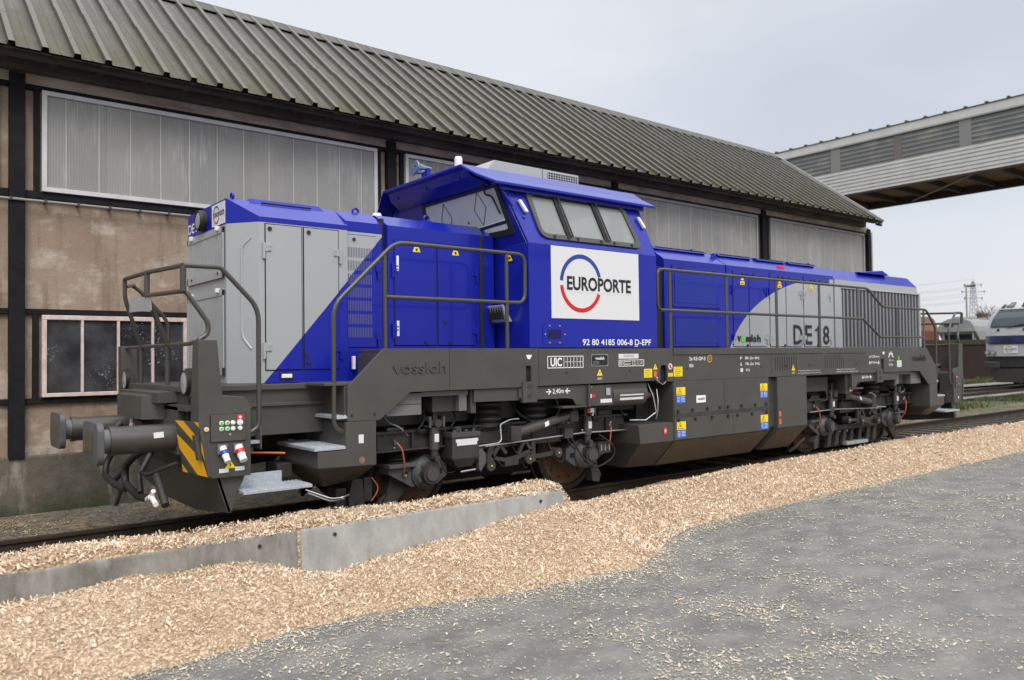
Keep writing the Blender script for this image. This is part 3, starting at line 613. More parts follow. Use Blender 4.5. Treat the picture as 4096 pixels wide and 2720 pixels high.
def lab(x0, x1, z0, z1, mk, parent=frame, y=y_, lines=0, lm='letter_black', name='label'):
    b = MB(); xrect(b, x0, x1, z0, z1, y, mk)
    for i in range(lines):
        z = z1-(z1-z0)*(i+.7)/(lines+.4); xrect(b, x0+(x1-x0)*.12, x0+(x1-x0)*(.72+.16*((i*7) % 3)/2), z, z+(z1-z0)*.03, y-.002, lm)
    return b.build(name, parent)
lab(6.362, 6.52, 1.462, 1.577, 'label_yellow', lines=4); lab(6.953, 7.137, 1.462, 1.595, 'label_yellow', lines=5); lab(6.842, 6.934, 1.465, 1.514, 'label_yellow', lines=2); lab(6.553, 6.612, 1.47, 1.545, 'label_orange')
b = MB(); b.cyl((6.885,y_-.002,1.60),(6.885,y_,1.60),.048,'logo_red',n=28); b.cyl((6.885,y_-.004,1.60),(6.885,y_-.002,1.60),.040,'white_paint',n=28); b.cyl((6.865,y_-.005,1.622),(6.91,y_-.005,1.575),.005,'letter_black',n=6); b.cyl((6.875,y_-.005,1.58),(6.885,y_-.005,1.62),.007,'letter_black',n=6); b.build('label', frame)
def st(s, x0, x1, z0, z1, mk='letter_white', bold=.008): return stext(s, x0, x1, z0, z1, y_, mk, parent=frame, name='stencil_marking', bold=bold)
st('2x KE-GP-E', 7.285, 7.643, 1.676, 1.725); st('80t', 7.283, 7.375, 1.583, 1.629)
b = MB(); arc_strip(b, (7.735,y_,1.70), UX, UZ, .048, .05, 0, 360, .011, 'stripe_yellow'); stext('D', 7.715, 7.755, 1.678, 1.722, y_, 'stripe_yellow', mb=b); b.build('stencil_marking', frame)
st('P', 8.449, 8.49, 1.674, 1.717); st('88t (2x 44t)', 8.565, 8.924, 1.668, 1.718); st('G', 8.447, 8.49, 1.586, 1.63); st('78t (2x 39t)', 8.57, 8.93, 1.582, 1.632); st('41t', 8.585, 8.68, 1.50, 1.545)
b = MB(); xrect(b, 8.454, 8.51, 1.496, 1.548, y_, 'letter_white'); stext('H', 8.47, 8.494, 1.51, 1.535, y_-.002, 'frame_grey', mb=b); b.build('stencil_marking', frame)
st('Befüllung Wasser Kühler Stromrichter1 rechts', 9.97, 10.62, 1.472, 1.492, bold=0); st('Remplissage/Vidange Radiateur Converter 1 à droite', 9.97, 10.66, 1.432, 1.452, bold=0)
st('Befüllung Wasser Kühler Stromrichter2 links', 11.13, 11.74, 1.472, 1.492, bold=0); st('Remplissage/Vidange Radiateur Converter 2 à gauche', 11.13, 11.83, 1.432, 1.452, bold=0)
st('17,00 m', 12.28, 12.53, 1.662, 1.712); st('07,94 m', 12.29, 12.53, 1.556, 1.606)
for x0, x1, z_ in ((12.225, 12.27, 1.686), (12.54, 12.585, 1.686)):
    b = MB(); xrect(b, x0, x1, z_-.004, z_+.004, y_, 'letter_white'); xrect(b, x0 if x0 < 12.4 else x1-.008, x0+.008 if x0 < 12.4 else x1, z_-.025, z_+.025, y_, 'letter_white'); b.build('stencil_marking', frame)
def arrow(b, xt, dirn, z, L, y=y_):
    xrect(b, min(xt, xt-dirn*L), max(xt, xt-dirn*L), z-.007, z+.007, y, 'letter_white')
    for s in (1, -1): b.poly([(xt,y,z),(xt-dirn*.035,y,z+s*.035),(xt-dirn*.05,y,z+s*.03),(xt-dirn*.018,y,z)], 'letter_white')
b = MB(); arrow(b, 12.28, 1, 1.581, .06); arrow(b, 12.535, -1, 1.581, .06); b.build('stencil_marking', frame)
yb = .028
b = MB(); arrow(b, 4.775, 1, 1.337, .08, yb-.002); arrow(b, 5.0, -1, 1.337, .08, yb-.002); stext('2,40m', 4.80, 4.98, 1.303, 1.37, yb, 'letter_white', mb=b, bold=.01); b.build('stencil_marking', frame)
b = MB(); arrow(b, 12.085, 1, 1.330, .075, yb-.002); arrow(b, 12.285, -1, 1.330, .075, yb-.002); stext('2,40m', 12.105, 12.265, 1.303, 1.36, yb, 'letter_white', mb=b, bold=.01); b.build('stencil_marking', frame)
for xc in (4.418, 12.755):
    b = MB(); b.poly([(xc-.045,y_,1.772),(xc+.045,y_,1.772),(xc+.018,y_,1.725),(xc-.018,y_,1.725)], 'letter_white'); b.build('stencil_marking', frame)
b = MB(); arc_strip(b, (13.025,y_,1.68), UX, UZ, .06, .06, 0, 180, .025, 'letter_white')
for t in range(0, 181, 36): b.poly([(13.025+.065*math.cos(R(t-9)),y_,1.68+.065*math.sin(R(t-9))),(13.025+.1*math.cos(R(t-7)),y_,1.68+.1*math.sin(R(t-7))),(13.025+.1*math.cos(R(t+7)),y_,1.68+.1*math.sin(R(t+7))),(13.025+.065*math.cos(R(t+9)),y_,1.68+.065*math.sin(R(t+9)))], 'letter_white')
stext('250 m', 12.95, 13.10, 1.60, 1.635, y_, 'letter_white', mb=b); stext('R 55m', 12.945, 13.105, 1.515, 1.56, y_, 'letter_white', mb=b); b.build('stencil_marking', frame)
b = MB(); xrect(b, 13.25, 13.43, 1.49, 1.61, y_, 'white_paint'); xrect(b, 13.30, 13.34, 1.625, 1.69, y_, 'logo_green')
for z_ in (1.52, 1.565): xrect(b, 13.255, 13.425, z_, z_+.004, y_-.002, 'light_grey_box')
b.build('label', frame)
# ---- fuel tank, switch box and air tank between the bogies
b = MB()
def tank(x0, x1, s0=.0, s1=.0):
    b.prism([(.0,1.40),(.0,.602),(.36,.24),(1.54,.24),(fy(.36),.24),(fy(0),.602),(fy(0),1.40)], 'x', x0, x1, 'frame_grey')
    for far in (0, 1):
        Y = fy if far else (lambda v: v)
        b.poly([(x0+.01,Y(.006),.594),(x1-.01,Y(.006),.594),(x1-.01,Y(.354),.244),(x0+.01,Y(.354),.244)], 'dirty_bevel')
b.prism([(.004,1.40),(.004,.602),(.36,.24),(1.54,.24),(fy(.36),.24),(fy(.004),.602),(fy(.004),1.40)], 'x', 6.945, 9.165, 'frame_grey')
b.poly([(6.95,.001,.594),(9.16,.001,.594),(9.16,.352,.237),(6.95,.352,.237)], 'dirty_bevel')
b.prism([(.06,1.38),(.06,.64),(.40,.28),(fy(.40),.28),(fy(.06),.64),(fy(.06),1.38)], 'x', 9.165, 9.40, 'bogie_grey')
b.prism([(.004,1.40),(.004,.615),(.36,.25),(fy(.36),.25),(fy(.004),.615),(fy(.004),1.40)], 'x', 9.40, 10.215, 'frame_grey')
b.poly([(9.405,.001,.607),(10.21,.001,.607),(10.21,.352,.247),(9.405,.352,.247)], 'dirty_bevel')
b.box(6.70, 6.945, .45, 2.63, .86, 1.38, 'bogie_grey')
b.box(6.955, 9.155, -.006, .004, .905, .965, 'bogie_grey')
for a, c, z0, z1 in ((6.955,8.052,.955,1.395),(8.06,9.155,.955,1.395),(6.955,8.245,.605,.905),(8.253,9.155,.605,.905)): b.box(a, c, -.004, .004, z0, z1, 'frame_grey')
ft = b.build('fuel_tank', loco, .005)
for x_, z_ in ((7.02,.99),(7.33,.995),(7.66,1.0),(7.94,1.0),(8.13,1.0),(8.45,1.0),(8.79,1.0),(9.07,1.0),(7.03,.87),(7.39,.87),(7.76,.87),(8.13,.87),(8.35,.87),(8.71,.87),(9.08,.88)):
    b = MB(); b.cyl((x_,-.02,z_),(x_,-.003,z_),.024,'black_rubber',n=14); b.build('bolt', ft)
for x_, z_ in ((7.0,1.10),(8.93,1.095),(7.0,.635),(8.93,.622)):
    b = MB(); xrect(b, x_, x_+.185, z_+.105, z_+.215, -.006, 'label_yellow'); xrect(b, x_, x_+.185, z_, z_+.10, -.006, 'label_blue')
    xc = x_+.07; b.poly([(xc-.055,-.009,z_+.118),(xc+.055,-.009,z_+.118),(xc,-.009,z_+.205)], 'letter_black'); b.poly([(xc-.044,-.0105,z_+.124),(xc+.044,-.0105,z_+.124),(xc,-.0105,z_+.193)], 'label_yellow'); b.poly([(xc-.006,-.012,z_+.13),(xc+.010,-.012,z_+.155),(xc+.002,-.012,z_+.18),(xc-.008,-.012,z_+.155)], 'letter_black')
    for i in range(4): xrect(b, x_+.01, x_+.06, z_+.02+i*.02, z_+.025+i*.02, -.009, 'letter_white'); xrect(b, x_+.09, x_+.17, z_+.02+i*.02, z_+.025+i*.02, -.009, 'letter_white')
    b.build('warning_label', ft)
b = MB(); xrect(b, 7.42, 7.625, 1.09, 1.19, -.006, 'letter_white'); stext('vossloh', 7.445, 7.60, 1.125, 1.165, -.009, 'letter_black', mb=b, bold=.02); b.build('builder_plate', ft)
lab(9.425, 9.475, .79, .87, 'label_orange', ft, .0); lab(9.425, 9.475, .67, .75, 'label_orange', ft, .0)
b = MB(); b.hull8([(6.30,.02,.60),(6.935,.004,.60),(6.935,1.0,.60),(6.30,1.0,.60),(6.27,.02,.85),(6.935,.004,.85),(6.935,1.0,.85),(6.27,1.0,.85)], 'frame_grey'); b.hull8([(6.35,.36,.26),(6.935,.36,.24),(6.935,1.0,.24),(6.35,1.0,.26),(6.30,.03,.60),(6.935,.006,.60),(6.935,1.0,.60),(6.30,1.0,.60)], 'bogie_grey'); bb_ = b.build('battery_box', loco, .006)
b = MB(); xrect(b, 6.73, 6.80, .70, .79, .0, 'label_red'); xrect(b, 6.753, 6.777, .725, .765, -.003, 'letter_white'); b.build('label', bb_)
b = MB(); b.box(5.40, 5.81, .03, .35, 1.135, 1.392, 'frame_grey'); b.cyl((5.44,.024,1.37),(5.44,.03,1.37),.01,'bright_steel',n=8); sw = b.build('switch_box', loco, .006)
b = MB(); xrect(b, 5.385, 5.44, 1.235, 1.285, .026, 'white_paint'); xrect(b, 5.45, 5.50, 1.24, 1.285, .026, 'label_red'); xrect(b, 5.59, 5.79, 1.168, 1.215, .026, 'white_paint'); xrect(b, 5.685, 5.755, 1.26, 1.35, .02, 'zinc', .006); b.build('label', sw)
b = MB(); b.cyl((5.83,.18,1.25),(6.47,.18,1.25),.15,'frame_grey',n=28); b.box(5.83, 6.47, .05, .3, 1.30, 1.395, 'frame_grey'); at_ = b.build('air_tank', loco, .004)
b = MB(); b.poly([(5.95,.028,1.258),(6.39,.028,1.258),(6.39,.040,1.185),(5.95,.040,1.185)], 'white_paint')
b.build('label', at_)
b = MB(); b.cyl((6.52,.2,1.22),(6.66,.2,1.22),.05,'rust_wheel',n=16); b.cyl((6.66,.2,1.22),(6.72,.2,1.22),.07,'black_rubber',n=16); b.tube([(6.72,.1,1.30),(6.70,.06,1.15),(6.68,.05,1.02),(6.70,.1,.9)], .008, 'bright_steel'); b.tube([(6.55,.1,1.38),(6.60,.05,1.2),(6.65,.05,1.0)], .007, 'zinc'); b.tube([(6.35,.25,.90),(6.5,.1,.9),(6.66,.06,1.0)], .008, 'zinc'); b.tube([(6.58,-.01,1.44),(6.62,-.03,1.40),(6.70,-.03,1.36),(6.78,-.01,1.40)], .006, 'bright_steel', fil=.04); b.cyl((6.57,-.015,1.45),(6.60,-.015,1.45),.02,'bright_steel'); b.build('air_pipe', loco)
# ---- bogies
def wheelset(mb_, x):
    pass
def bogie(mx, kit):
    """mx maps an x of the left bogie to this bogie; kit: extra gear of the left one"""
    b = MB(); P = mx(4.44)
    for Y in (lambda y: y, fy):
        b.box(mx(2.45), mx(6.35), Y(.36), Y(.56), .775, .965, 'bogie_grey'); b.box(mx(2.42), mx(6.38), Y(.31), Y(.60), .955, .985, 'bogie_grey'); b.box(mx(2.42), mx(6.38), Y(.31), Y(.60), .765, .785, 'bogie_grey')
        b.box(mx(3.7), mx(5.2), Y(.33), Y(.56), .70, .90, 'bogie_grey')
    b.box(mx(4.1), mx(4.8), .5, 2.58, .72, .95, 'bogie_grey'); b.box(mx(2.45), mx(2.6), .5, 2.58, .80, .95, 'bogie_grey'); b.box(mx(6.2), mx(6.35), .5, 2.58, .80, .95, 'bogie_grey')
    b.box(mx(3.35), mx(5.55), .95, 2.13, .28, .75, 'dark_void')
    for k in range(34):
        xk = 2.5+k*.115
        b.cyl((mx(xk), .352, .805 if k % 2 else .935), (mx(xk), .364, .805 if k % 2 else .935), .011, 'axle_box_grey' if k % 3 else 'bright_steel', n=6)
    for k in range(9): b.box(mx(2.62+k*.42), mx(2.64+k*.42), .315, .36, .785, .955, 'bogie_grey')
    b.box(mx(2.75), mx(2.95), .33, .40, .985, 1.02, 'axle_box_grey'); b.box(mx(5.85), mx(6.1), .33, .42, .985, 1.05, 'bogie_grey')
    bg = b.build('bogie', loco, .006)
    rr = random.Random(5)
    for k in range(9):
        xa = 2.7+.42*k+rr.uniform(-.1,.1); c_ = MB()
        c_.tube([(mx(xa),.42,1.25),(mx(xa+.03),.30+rr.uniform(-.05,.1),1.08),(mx(xa+rr.uniform(-.15,.2)),.27,1.0+rr.uniform(-.06,.04)),(mx(xa+rr.uniform(.1,.35)),.36,.93),(mx(xa+rr.uniform(.2,.45)),.45,.80)], rr.choice([.009,.012,.015]), rr.choice(['black_rubber','black_rubber','bogie_grey','zinc']), fil=.10); c_.build('hose', bg)
    for k in range(6):
        xa = 3.35+.33*k+rr.uniform(-.08,.08); c_ = MB()
        c_.tube([(mx(xa),.34,.74),(mx(xa+.05),.26,.60-rr.uniform(0,.12)),(mx(xa+.22),.30,.50-rr.uniform(0,.12)),(mx(xa+.34),.42,.56)], rr.choice([.008,.011]), 'black_rubber', fil=.12); c_.build('hose', bg)
    for ax_ in (3.24, 5.64):
        x = mx(ax_)
        for Y in (lambda y: y, fy):
            w = MB(); sgn = 1 if Y(0) == 0 else -1
            pr = [(.86,0),(.86,.40),(.885,.40),(.885,.53),(.855,.53),(.848,.505),(.725,.495),(.718,.485),(.718,.43),(.735,.415),(.745,.39),(.745,.26),(.73,.25),(.73,0)]
            mk_ = ['rust_wheel']*2+['tyre_steel']*7+['rust_wheel']*5
            w.lathe([(Y(a), r, m_) for (a, r), m_ in zip(pr, mk_)], (x,0,.5), 'y', 'rust_wheel', n=56)
            for k in range(12):
                t = R(30*k+10); w.cyl((x+.335*math.cos(t),Y(.732),.5+.335*math.sin(t)),(x+.335*math.cos(t),Y(.748),.5+.335*math.sin(t)),.016,'tyre_steel',n=8)
            w.build('wheel', bg)
            a = MB(); inn = 1 if ax_ < 4.4 else -1      # towards the bogie centre
            X = lambda d: mx(ax_+d*inn)
            a.cyl((x,Y(.70),.5),(x,Y(.36),.5),.17,'axle_box_grey',n=28); a.cyl((x,Y(.36),.5),(x,Y(.31),.5),.165,'axle_box_grey',r1=.135,n=28); a.cyl((x,Y(.31),.5),(x,Y(.235),.5),.105,'bogie_grey',n=24); a.cyl((x,Y(.235),.5),(x,Y(.215),.5),.075,'frame_grey',n=20)
            for k in range(8):
                t = R(45*k); a.cyl((x+.118*math.cos(t),Y(.30),.5+.118*math.sin(t)),(x+.118*math.cos(t),Y(.318),.5+.118*math.sin(t)),.013,'bogie_grey',n=8)
            a.prism([(X(-.44),.60),(X(-.44),.52),(X(-.16),.36),(X(.16),.36),(X(.30),.45),(X(.30),.58),(X(.14),.66),(X(.02),.70),(X(-.10),.64),(X(-.16),.60)], 'y', Y(.40), Y(.62), 'axle_box_grey')
            a.box(X(-.46), X(-.14), Y(.34), Y(.66), .585, .625, 'axle_box_grey')
            for d in (-.24, .20): a.box(X(d)-.035, X(d)+.035, Y(.392), Y(.40), .47, .53, 'dark_void')
            a.build('axle_box', bg, .006)
            s = MB()
            for k in range(4): s.lathe([(.63+k*.037-.018,.0),(.63+k*.037-.016,.10),(.63+k*.037,.125),(.63+k*.037+.016,.10),(.63+k*.037+.018,.0)], (X(-.31),Y(.49),0), 'z', 'black_rubber', n=24)
            s.build('suspension_spring', bg)
            d_ = MB(); xd = X(.05); yd = Y(.27)
            d_.cyl((xd,yd,.66),(xd,yd,.80),.042,'bogie_grey'); d_.cyl((xd,yd,.76),(xd,yd,1.0),.055,'frame_grey'); d_.cyl((xd,Y(.20),.665),(xd,Y(.36),.665),.035,'bogie_grey'); d_.cyl((xd,Y(.18),1.045),(xd,Y(.36),1.045),.045,'bogie_grey'); d_.box(xd-.03,xd+.03,Y(.24),Y(.40),1.05,1.24,'bogie_grey'); d_.box(xd-.10,xd+.10,Y(.22),Y(.36),1.02,1.075,'bogie_grey'); d_.box(xd-.10,xd-.075,Y(.2),Y(.34),1.0,1.12,'axle_box_grey'); d_.box(xd+.075,xd+.10,Y(.2),Y(.34),1.0,1.12,'axle_box_grey')
            if Y(0) == 0: d_.box(xd-.028, xd+.028, .212, .225, .84, .93, 'white_paint')
            d_.build('damper', bg, .004)
            br = MB()
            if ax_ < 4.4: br.prism([(X(-.32),.62),(X(-.22),.62),(X(-.18),.30),(X(-.42),.06),(X(-.52),.08),(X(-.40),.28)], 'y', Y(.52), Y(.60), 'bogie_grey')
            else: br.prism([(X(-.22),.34),(X(-.12),.36),(X(-.16),.14),(X(-.28),.12),(X(-.30),.24)], 'y', Y(.40), Y(.52), 'bogie_grey')
            br.tube([(X(-.35),Y(.55),.3),(X(-.5),Y(.62),.16),(X(-.54),Y(.72),.08)], .03, 'bogie_grey'); br.build('sanding_pipe', bg)
            if Y(0) == 0:
                c_ = MB(); c_.tube([(X(-.40),.30,.865),(X(-.36),.25,.80),(X(-.33),.25,.62),(X(-.30),.33,.49)], .009, 'copper_pipe', fil=.08); c_.cyl((X(-.42),.31,.90),(X(-.40),.33,.84),.013,'bright_steel'); c_.cyl((X(-.27),.33,.50),(X(-.27),.36,.50),.016,'bright_steel'); c_.build('earth_cable', bg)
    for d in (-.36, .33):
      for Y in (lambda y: y, fy):
        s = MB(); xq = P+d if mx(1) == 1 else P-d; yq = Y(.40)
        pf = [(1.0,.10)]
        for k in range(3):
            for t in range(7): pf.append((1.0+k*.088+t*.0145, .155+.045*math.sin(math.pi*t/6)))
        pf += [(1.28,.10),(1.28,0)]
        s.lathe(pf, (xq,yq,0), 'z', 'black_rubber', n=32); s.lathe([(.95,0),(.95,.15),(1.0,.15),(1.0,.1)], (xq,yq,0), 'z', 'bogie_grey', n=28); s.build('air_spring', bg)
    d_ = MB(); p0 = V3(mx(4.40),.20,.875); p1 = V3(mx(5.20),.20,1.02); q = p0.lerp(p1,.44)
    d_.cyl(p0,q,.058,'frame_grey',n=22); d_.cyl(q,p1,.052,'rail_grey',n=22); d_.cyl(p0.lerp(p1,.42),p0.lerp(p1,.45),.062,'frame_grey',n=22); d_.box(mx(5.19),mx(5.32),.14,.30,.95,1.08,'bogie_grey'); d_.box(mx(5.25),mx(5.30),.16,.5,.95,1.18,'bogie_grey'); d_.box(mx(4.26),mx(4.41),.14,.40,.78,.95,'bogie_grey')
    d_.build('yaw_damper', bg, .004)
    d_ = MB(); d_.poly([p0.lerp(p1,.47)+V3(0,-.062,-.03), p0.lerp(p1,.55)+V3(0,-.062,-.018), p0.lerp(p1,.55)+V3(0,-.050,.035), p0.lerp(p1,.47)+V3(0,-.050,.025)], 'white_paint'); d_.build('label', bg)
    t = MB()     # brake rigging: truss links with bushes
    t.tube([(mx(3.97),.26,.74),(mx(4.9),.26,.77),(mx(5.5),.26,.79),(mx(6.28),.26,.775)], .011, 'bright_steel')
    t.tube([(mx(3.80),.2,.755),(mx(4.12),.2,.77),(mx(4.16),.2,.80),(mx(4.16),.22,.98),(mx(4.30),.2,1.03),(mx(4.42),.2,1.03)], .008, 'zinc', fil=.03)
    for p in ([(3.98,.52),(4.03,.75),(4.09,.75),(4.09,.55)], [(4.05,.62),(4.17,.75),(4.20,.72),(4.09,.58)], [(4.18,.72),(4.26,.62),(4.30,.64),(4.21,.75)], [(4.44,.62),(4.53,.76),(4.57,.74),(4.48,.60)], [(4.55,.76),(4.64,.62),(4.68,.64),(4.58,.78)], [(4.66,.50),(4.66,.74),(4.72,.74),(4.72,.50)], [(4.08,.58),(4.26,.535),(4.26,.48),(4.46,.49),(4.46,.55),(4.66,.63),(4.66,.58),(4.46,.49),(4.44,.56),(4.26,.56)][:4]+[(4.46,.55),(4.68,.62),(4.66,.66),(4.45,.60),(4.27,.58),(4.08,.62)], [(4.72,.585),(5.02,.60),(5.02,.55),(4.72,.535)]):
        t.prism([(mx(x), z) for x, z in p], 'y', .26, .30, 'bogie_grey')
    for x_, z_ in ((4.03,.515),(4.60,.545),(5.06,.58)): t.cyl((mx(x_),.22,z_),(mx(x_),.34,z_),.06,'bogie_grey',n=20); t.cyl((mx(x_),.21,z_),(mx(x_),.225,z_),.010,'label_yellow',n=8)
    t.build('brake_rigging', bg, .003)
    if kit:
        b = MB(); b.box(3.46, 3.82, .17, .40, .64, .905, 'bogie_grey'); b.box(3.45, 3.835, .16, .41, .875, .93, 'frame_grey'); b.hull8([(3.55,.22,.54),(3.74,.22,.54),(3.74,.36,.54),(3.55,.36,.54),(3.46,.17,.64),(3.82,.17,.64),(3.82,.40,.64),(3.46,.40,.64)], 'bogie_grey')
        for q in (3.52, 3.6, 3.68, 3.78): b.cyl((q,.22,.93),(q,.22,.955),.018,'axle_box_grey',n=10)
        b.cyl((3.62,.3,.93),(3.62,.3,.985),.04,'axle_box_grey'); ob = b.build('flange_lubricator', bg, .005)
        b = MB(); xrect(b, 3.52, 3.79, .785, .855, .168, 'white_paint'); xrect(b, 3.505, 3.805, .82, .855, .1675, 'white_paint'); b.build('label', ob)
        b = MB(); b.prism([(3.84,.50),(3.83,.72),(3.88,.73),(3.94,.66),(3.93,.56),(3.86,.47)], 'y', .2, .26, 'axle_box_grey'); b.tube([(3.6,.22,.49),(3.80,.22,.50)], .012, 'bright_steel'); b.build('brake_lever', bg)
        b = MB(); b.box(5.16,5.30,.22,.30,.745,.865,'bogie_grey'); b.tube([(5.2,.22,.745),(5.24,.2,.66),(5.34,.24,.6)],.010,'black_rubber'); b.tube([(5.27,.22,.745),(5.42,.16,.46),(5.60,.12,.36),(5.66,.2,.44)],.011,'black_rubber',fil=.1); b.tube([(5.8,.28,.75),(6.0,.2,.6),(6.02,.22,.45),(5.85,.3,.33),(5.7,.4,.32)],.011,'black_rubber',fil=.15)
        b.box(5.80,6.02,.28,.44,.50,.64,'bogie_grey')
        for q in (5.83,5.9,5.97): b.box(q,q+.02,.27,.28,.53,.61,'bright_steel')
        b.build('sensor_cable', bg)
        b = MB(); stext('3', 5.515, 5.545, .775, .83, .30, 'letter_white', mb=b); stext('3', 5.53, 5.56, 1.01, 1.06, .12, 'letter_white', mb=b); b.build('stencil_marking', bg)
        b = MB(); xrect(b, 5.455, 5.50, 1.045, 1.10, .12, 'label_red'); xrect(b, 5.505, 5.57, 1.05, 1.105, .12, 'white_paint'); b.build('label', bg)
    else:
        b = MB(); b.box(11.75, 13.45, .62, .78, .07, .17, 'bogie_grey'); b.cyl((11.72,.5,.42),(13.4,.5,.42),.05,'bogie_grey')
        for q in (11.75,12.0,12.25,12.5,12.8,13.1,13.35): b.prism([(q,.42),(q+.1,.42),(q+.04,.12),(q-.08,.10)], 'y', .50, .56, 'bogie_grey')
        b.box(12.2, 12.95, .42, .58, .10, .16, 'zinc'); b.build('track_brake', bg, .006)
        b = MB(); xrect(b, 11.66, 11.71, 1.10, 1.16, .03, 'label_red'); xrect(b, 11.60, 11.65, 1.10, 1.16, .03, 'white_paint'); xrect(b, 10.56, 10.61, .83, .88, .29, 'white_paint'); b.build('label', bg)
        b = MB(); b.box(11.5, 11.72, .05, .4, 1.06, 1.39, 'bogie_grey'); b.box(10.3, 11.2, .2, .5, 1.12, 1.36, 'bogie_grey'); b.build('switch_box', loco, .006)
    return bg
bogie(lambda x: x, True); bogie(fx, False)
# ---- buffers, end platforms, ploughs, steps (one end built, the other mirrored)
def end(mx, near_end):
    h = MB(); h.box(mx(.70), mx(.80), .53, 2.55, .90, 1.33, 'frame_grey'); h.box(mx(.70), mx(1.3), .30, 2.78, 1.30, 1.345, 'frame_grey')
    h.hull8([(mx(.52),1.05,1.20),(mx(.72),.95,1.20),(mx(.72),2.13,1.20),(mx(.52),2.03,1.20),(mx(.52),1.05,1.42),(mx(.72),.95,1.45),(mx(.72),2.13,1.45),(mx(.52),2.03,1.42)], 'frame_grey')
    h.hull8([(mx(.60),.80,1.36),(mx(.9),.80,1.36),(mx(.9),2.28,1.36),(mx(.60),2.28,1.36),(mx(.60),.80,1.455),(mx(.9),.80,1.47),(mx(.9),2.28,1.47),(mx(.60),2.28,1.455)], 'frame_grey')
    for i in range(6):
        for z_ in (1.05, 1.12, 1.24): h.cyl((mx(.69), 1.1+i*.17, z_), (mx(.705), 1.1+i*.17, z_), .014, 'axle_box_grey', n=8)
    h.box(mx(.60), mx(.72), 1.36, 1.72, .92, 1.16, 'bogie_grey'); h.tube([(mx(.62),1.54,1.05),(mx(.45),1.54,1.04),(mx(.40),1.54,1.10),(mx(.45),1.54,1.15)], .035, 'bogie_grey', fil=.05)
    hs = h.build('headstock', loco, .008)
    for yb in (.665, 2.415):
        p = MB(); prof = []
        O_ = rquad([(0,yb-.31,.87),(0,yb+.31,.87),(0,yb+.31,1.23),(0,yb-.31,1.23)], .10)
        n = len(O_); c0 = [(mx(.012), q.y, q.z) for q in O_]; c1 = [(mx(.065), q.y, q.z) for q in O_]; mid = (mx(0), yb, 1.05); ii = [(mx(.003), yb+(q.y-yb)*.6, 1.05+(q.z-1.05)*.6) for q in O_]
        p.add(c0+c1+ii+[mid], [(i, (i+1) % n, n+(i+1) % n, n+i) for i in range(n)]+[(i, 2*n+i, 2*n+(i+1) % n, (i+1) % n) for i in range(n)]+[tuple(range(n, 2*n))], 'axle_box_grey')
        p.add(ii+[mid], [(i, n, (i+1) % n) for i in range(n)], 'dirty_bevel')
        p.cyl((mx(.06),yb,1.05),(mx(.20),yb,1.05),.105,'light_grey_box',n=28)
        bp_ = p.build('buffer', loco, .006)
        q = MB(); q.cyl((mx(.16),yb,1.05),(mx(.70),yb,1.05),.125,'rail_grey',n=32); q.cyl((mx(.155),yb,1.05),(mx(.20),yb,1.05),.132,'rail_grey',n=32); q.build('buffer_housing', bp_, .005)
        q = MB()
        if yb < 1: q.poly([(mx(.50),yb-.129,1.06),(mx(.585),yb-.129,1.065),(mx(.585),yb-.118,1.115),(mx(.50),yb-.118,1.11)], 'white_paint'); q.build('label', bp_)
    # corner posts carrying the controls
    for Y in (lambda y: y, fy):
        c = MB(); near = Y(0) == 0
        c.hull8([(mx(.745),Y(.08),1.20),(mx(.93),Y(.08),1.20),(mx(.93),Y(.30),1.20),(mx(.745),Y(.30),1.20),(mx(.742),Y(.10),1.93),(mx(.905),Y(.10),1.93),(mx(.905),Y(.22),1.93),(mx(.742),Y(.22),1.93)], 'frame_grey')
        c.prism([(mx(.742),1.93),(mx(.905),1.93),(mx(.93),1.62),(mx(.95),1.44),(mx(1.14),1.42),(mx(1.20),1.34),(mx(1.20),.715),(mx(.845),.715),(mx(.745),1.21)], 'y', Y(.06), Y(.10), 'frame_grey')
        c.prism([(mx(.80),1.33),(mx(1.20),1.33),(mx(1.19),.72),(mx(.86),.72)], 'y', Y(.1), Y(.34), 'frame_grey')
        cp = c.build('corner_post', loco, .006)
        # hazard-striped panel on the end face: tilted plane x = .745 + (1.205-z)*.19
        def P(u, v, d=0.):   # u: 0 outer edge .. 1 inner edge ; v: 0 bottom .. 1 top
            z = .735+.48*v+.012*(1-v)*u; x = .738-.066*u+(1-v)*(.080-.010*u); yy = .045+.46*u
            return (mx(x-d), Y(yy), z)
        s = MB(); s.hull8([P(0,0),P(1,0),P(1,0,-.03),P(0,0,-.03),P(0,1),P(1,1),P(1,1,-.03),P(0,1,-.03)], 'frame_grey')
        hp = s.build('hazard_panel', loco, .003)
        s = MB()
        for poly in ([(1,1),(.62,1),(.17,.73),(.22,.56)], [(.18,1),(0,1),(0,.90)], [(1,.74),(.24,.37),(.10,.30),(0,0),(.40,0),(1,.46)], [(.03,.66),(-.0,.58),(-.0,.29),(.08,.47)], [(1,.16),(.77,0),(1,0)]):
            s.poly([P(u, v, .003) for u, v in poly], 'stripe_yellow')
        s.hull8([P(.20,.30,.004),P(.10,.30,.004),P(.10,.30,.035),P(.20,.30,.035),P(.20,.76,.004),P(.10,.76,.004),P(.10,.76,.035),P(.20,.76,.035)], 'frame_grey'); s.build('hazard_stripe', hp)
        k = MB(); k.box(mx(.842), mx(1.15), Y(.045), Y(.06), 1.035, 1.272, 'frame_grey'); k.box(mx(.838), mx(1.154), Y(.050), Y(.0605), 1.031, 1.276, 'dark_void')
        k.cyl((mx(1.005),Y(.036),1.095),(mx(1.005),Y(.046),1.095),.012,'bright_steel',n=10); kp = k.build('control_box', cp, .003)
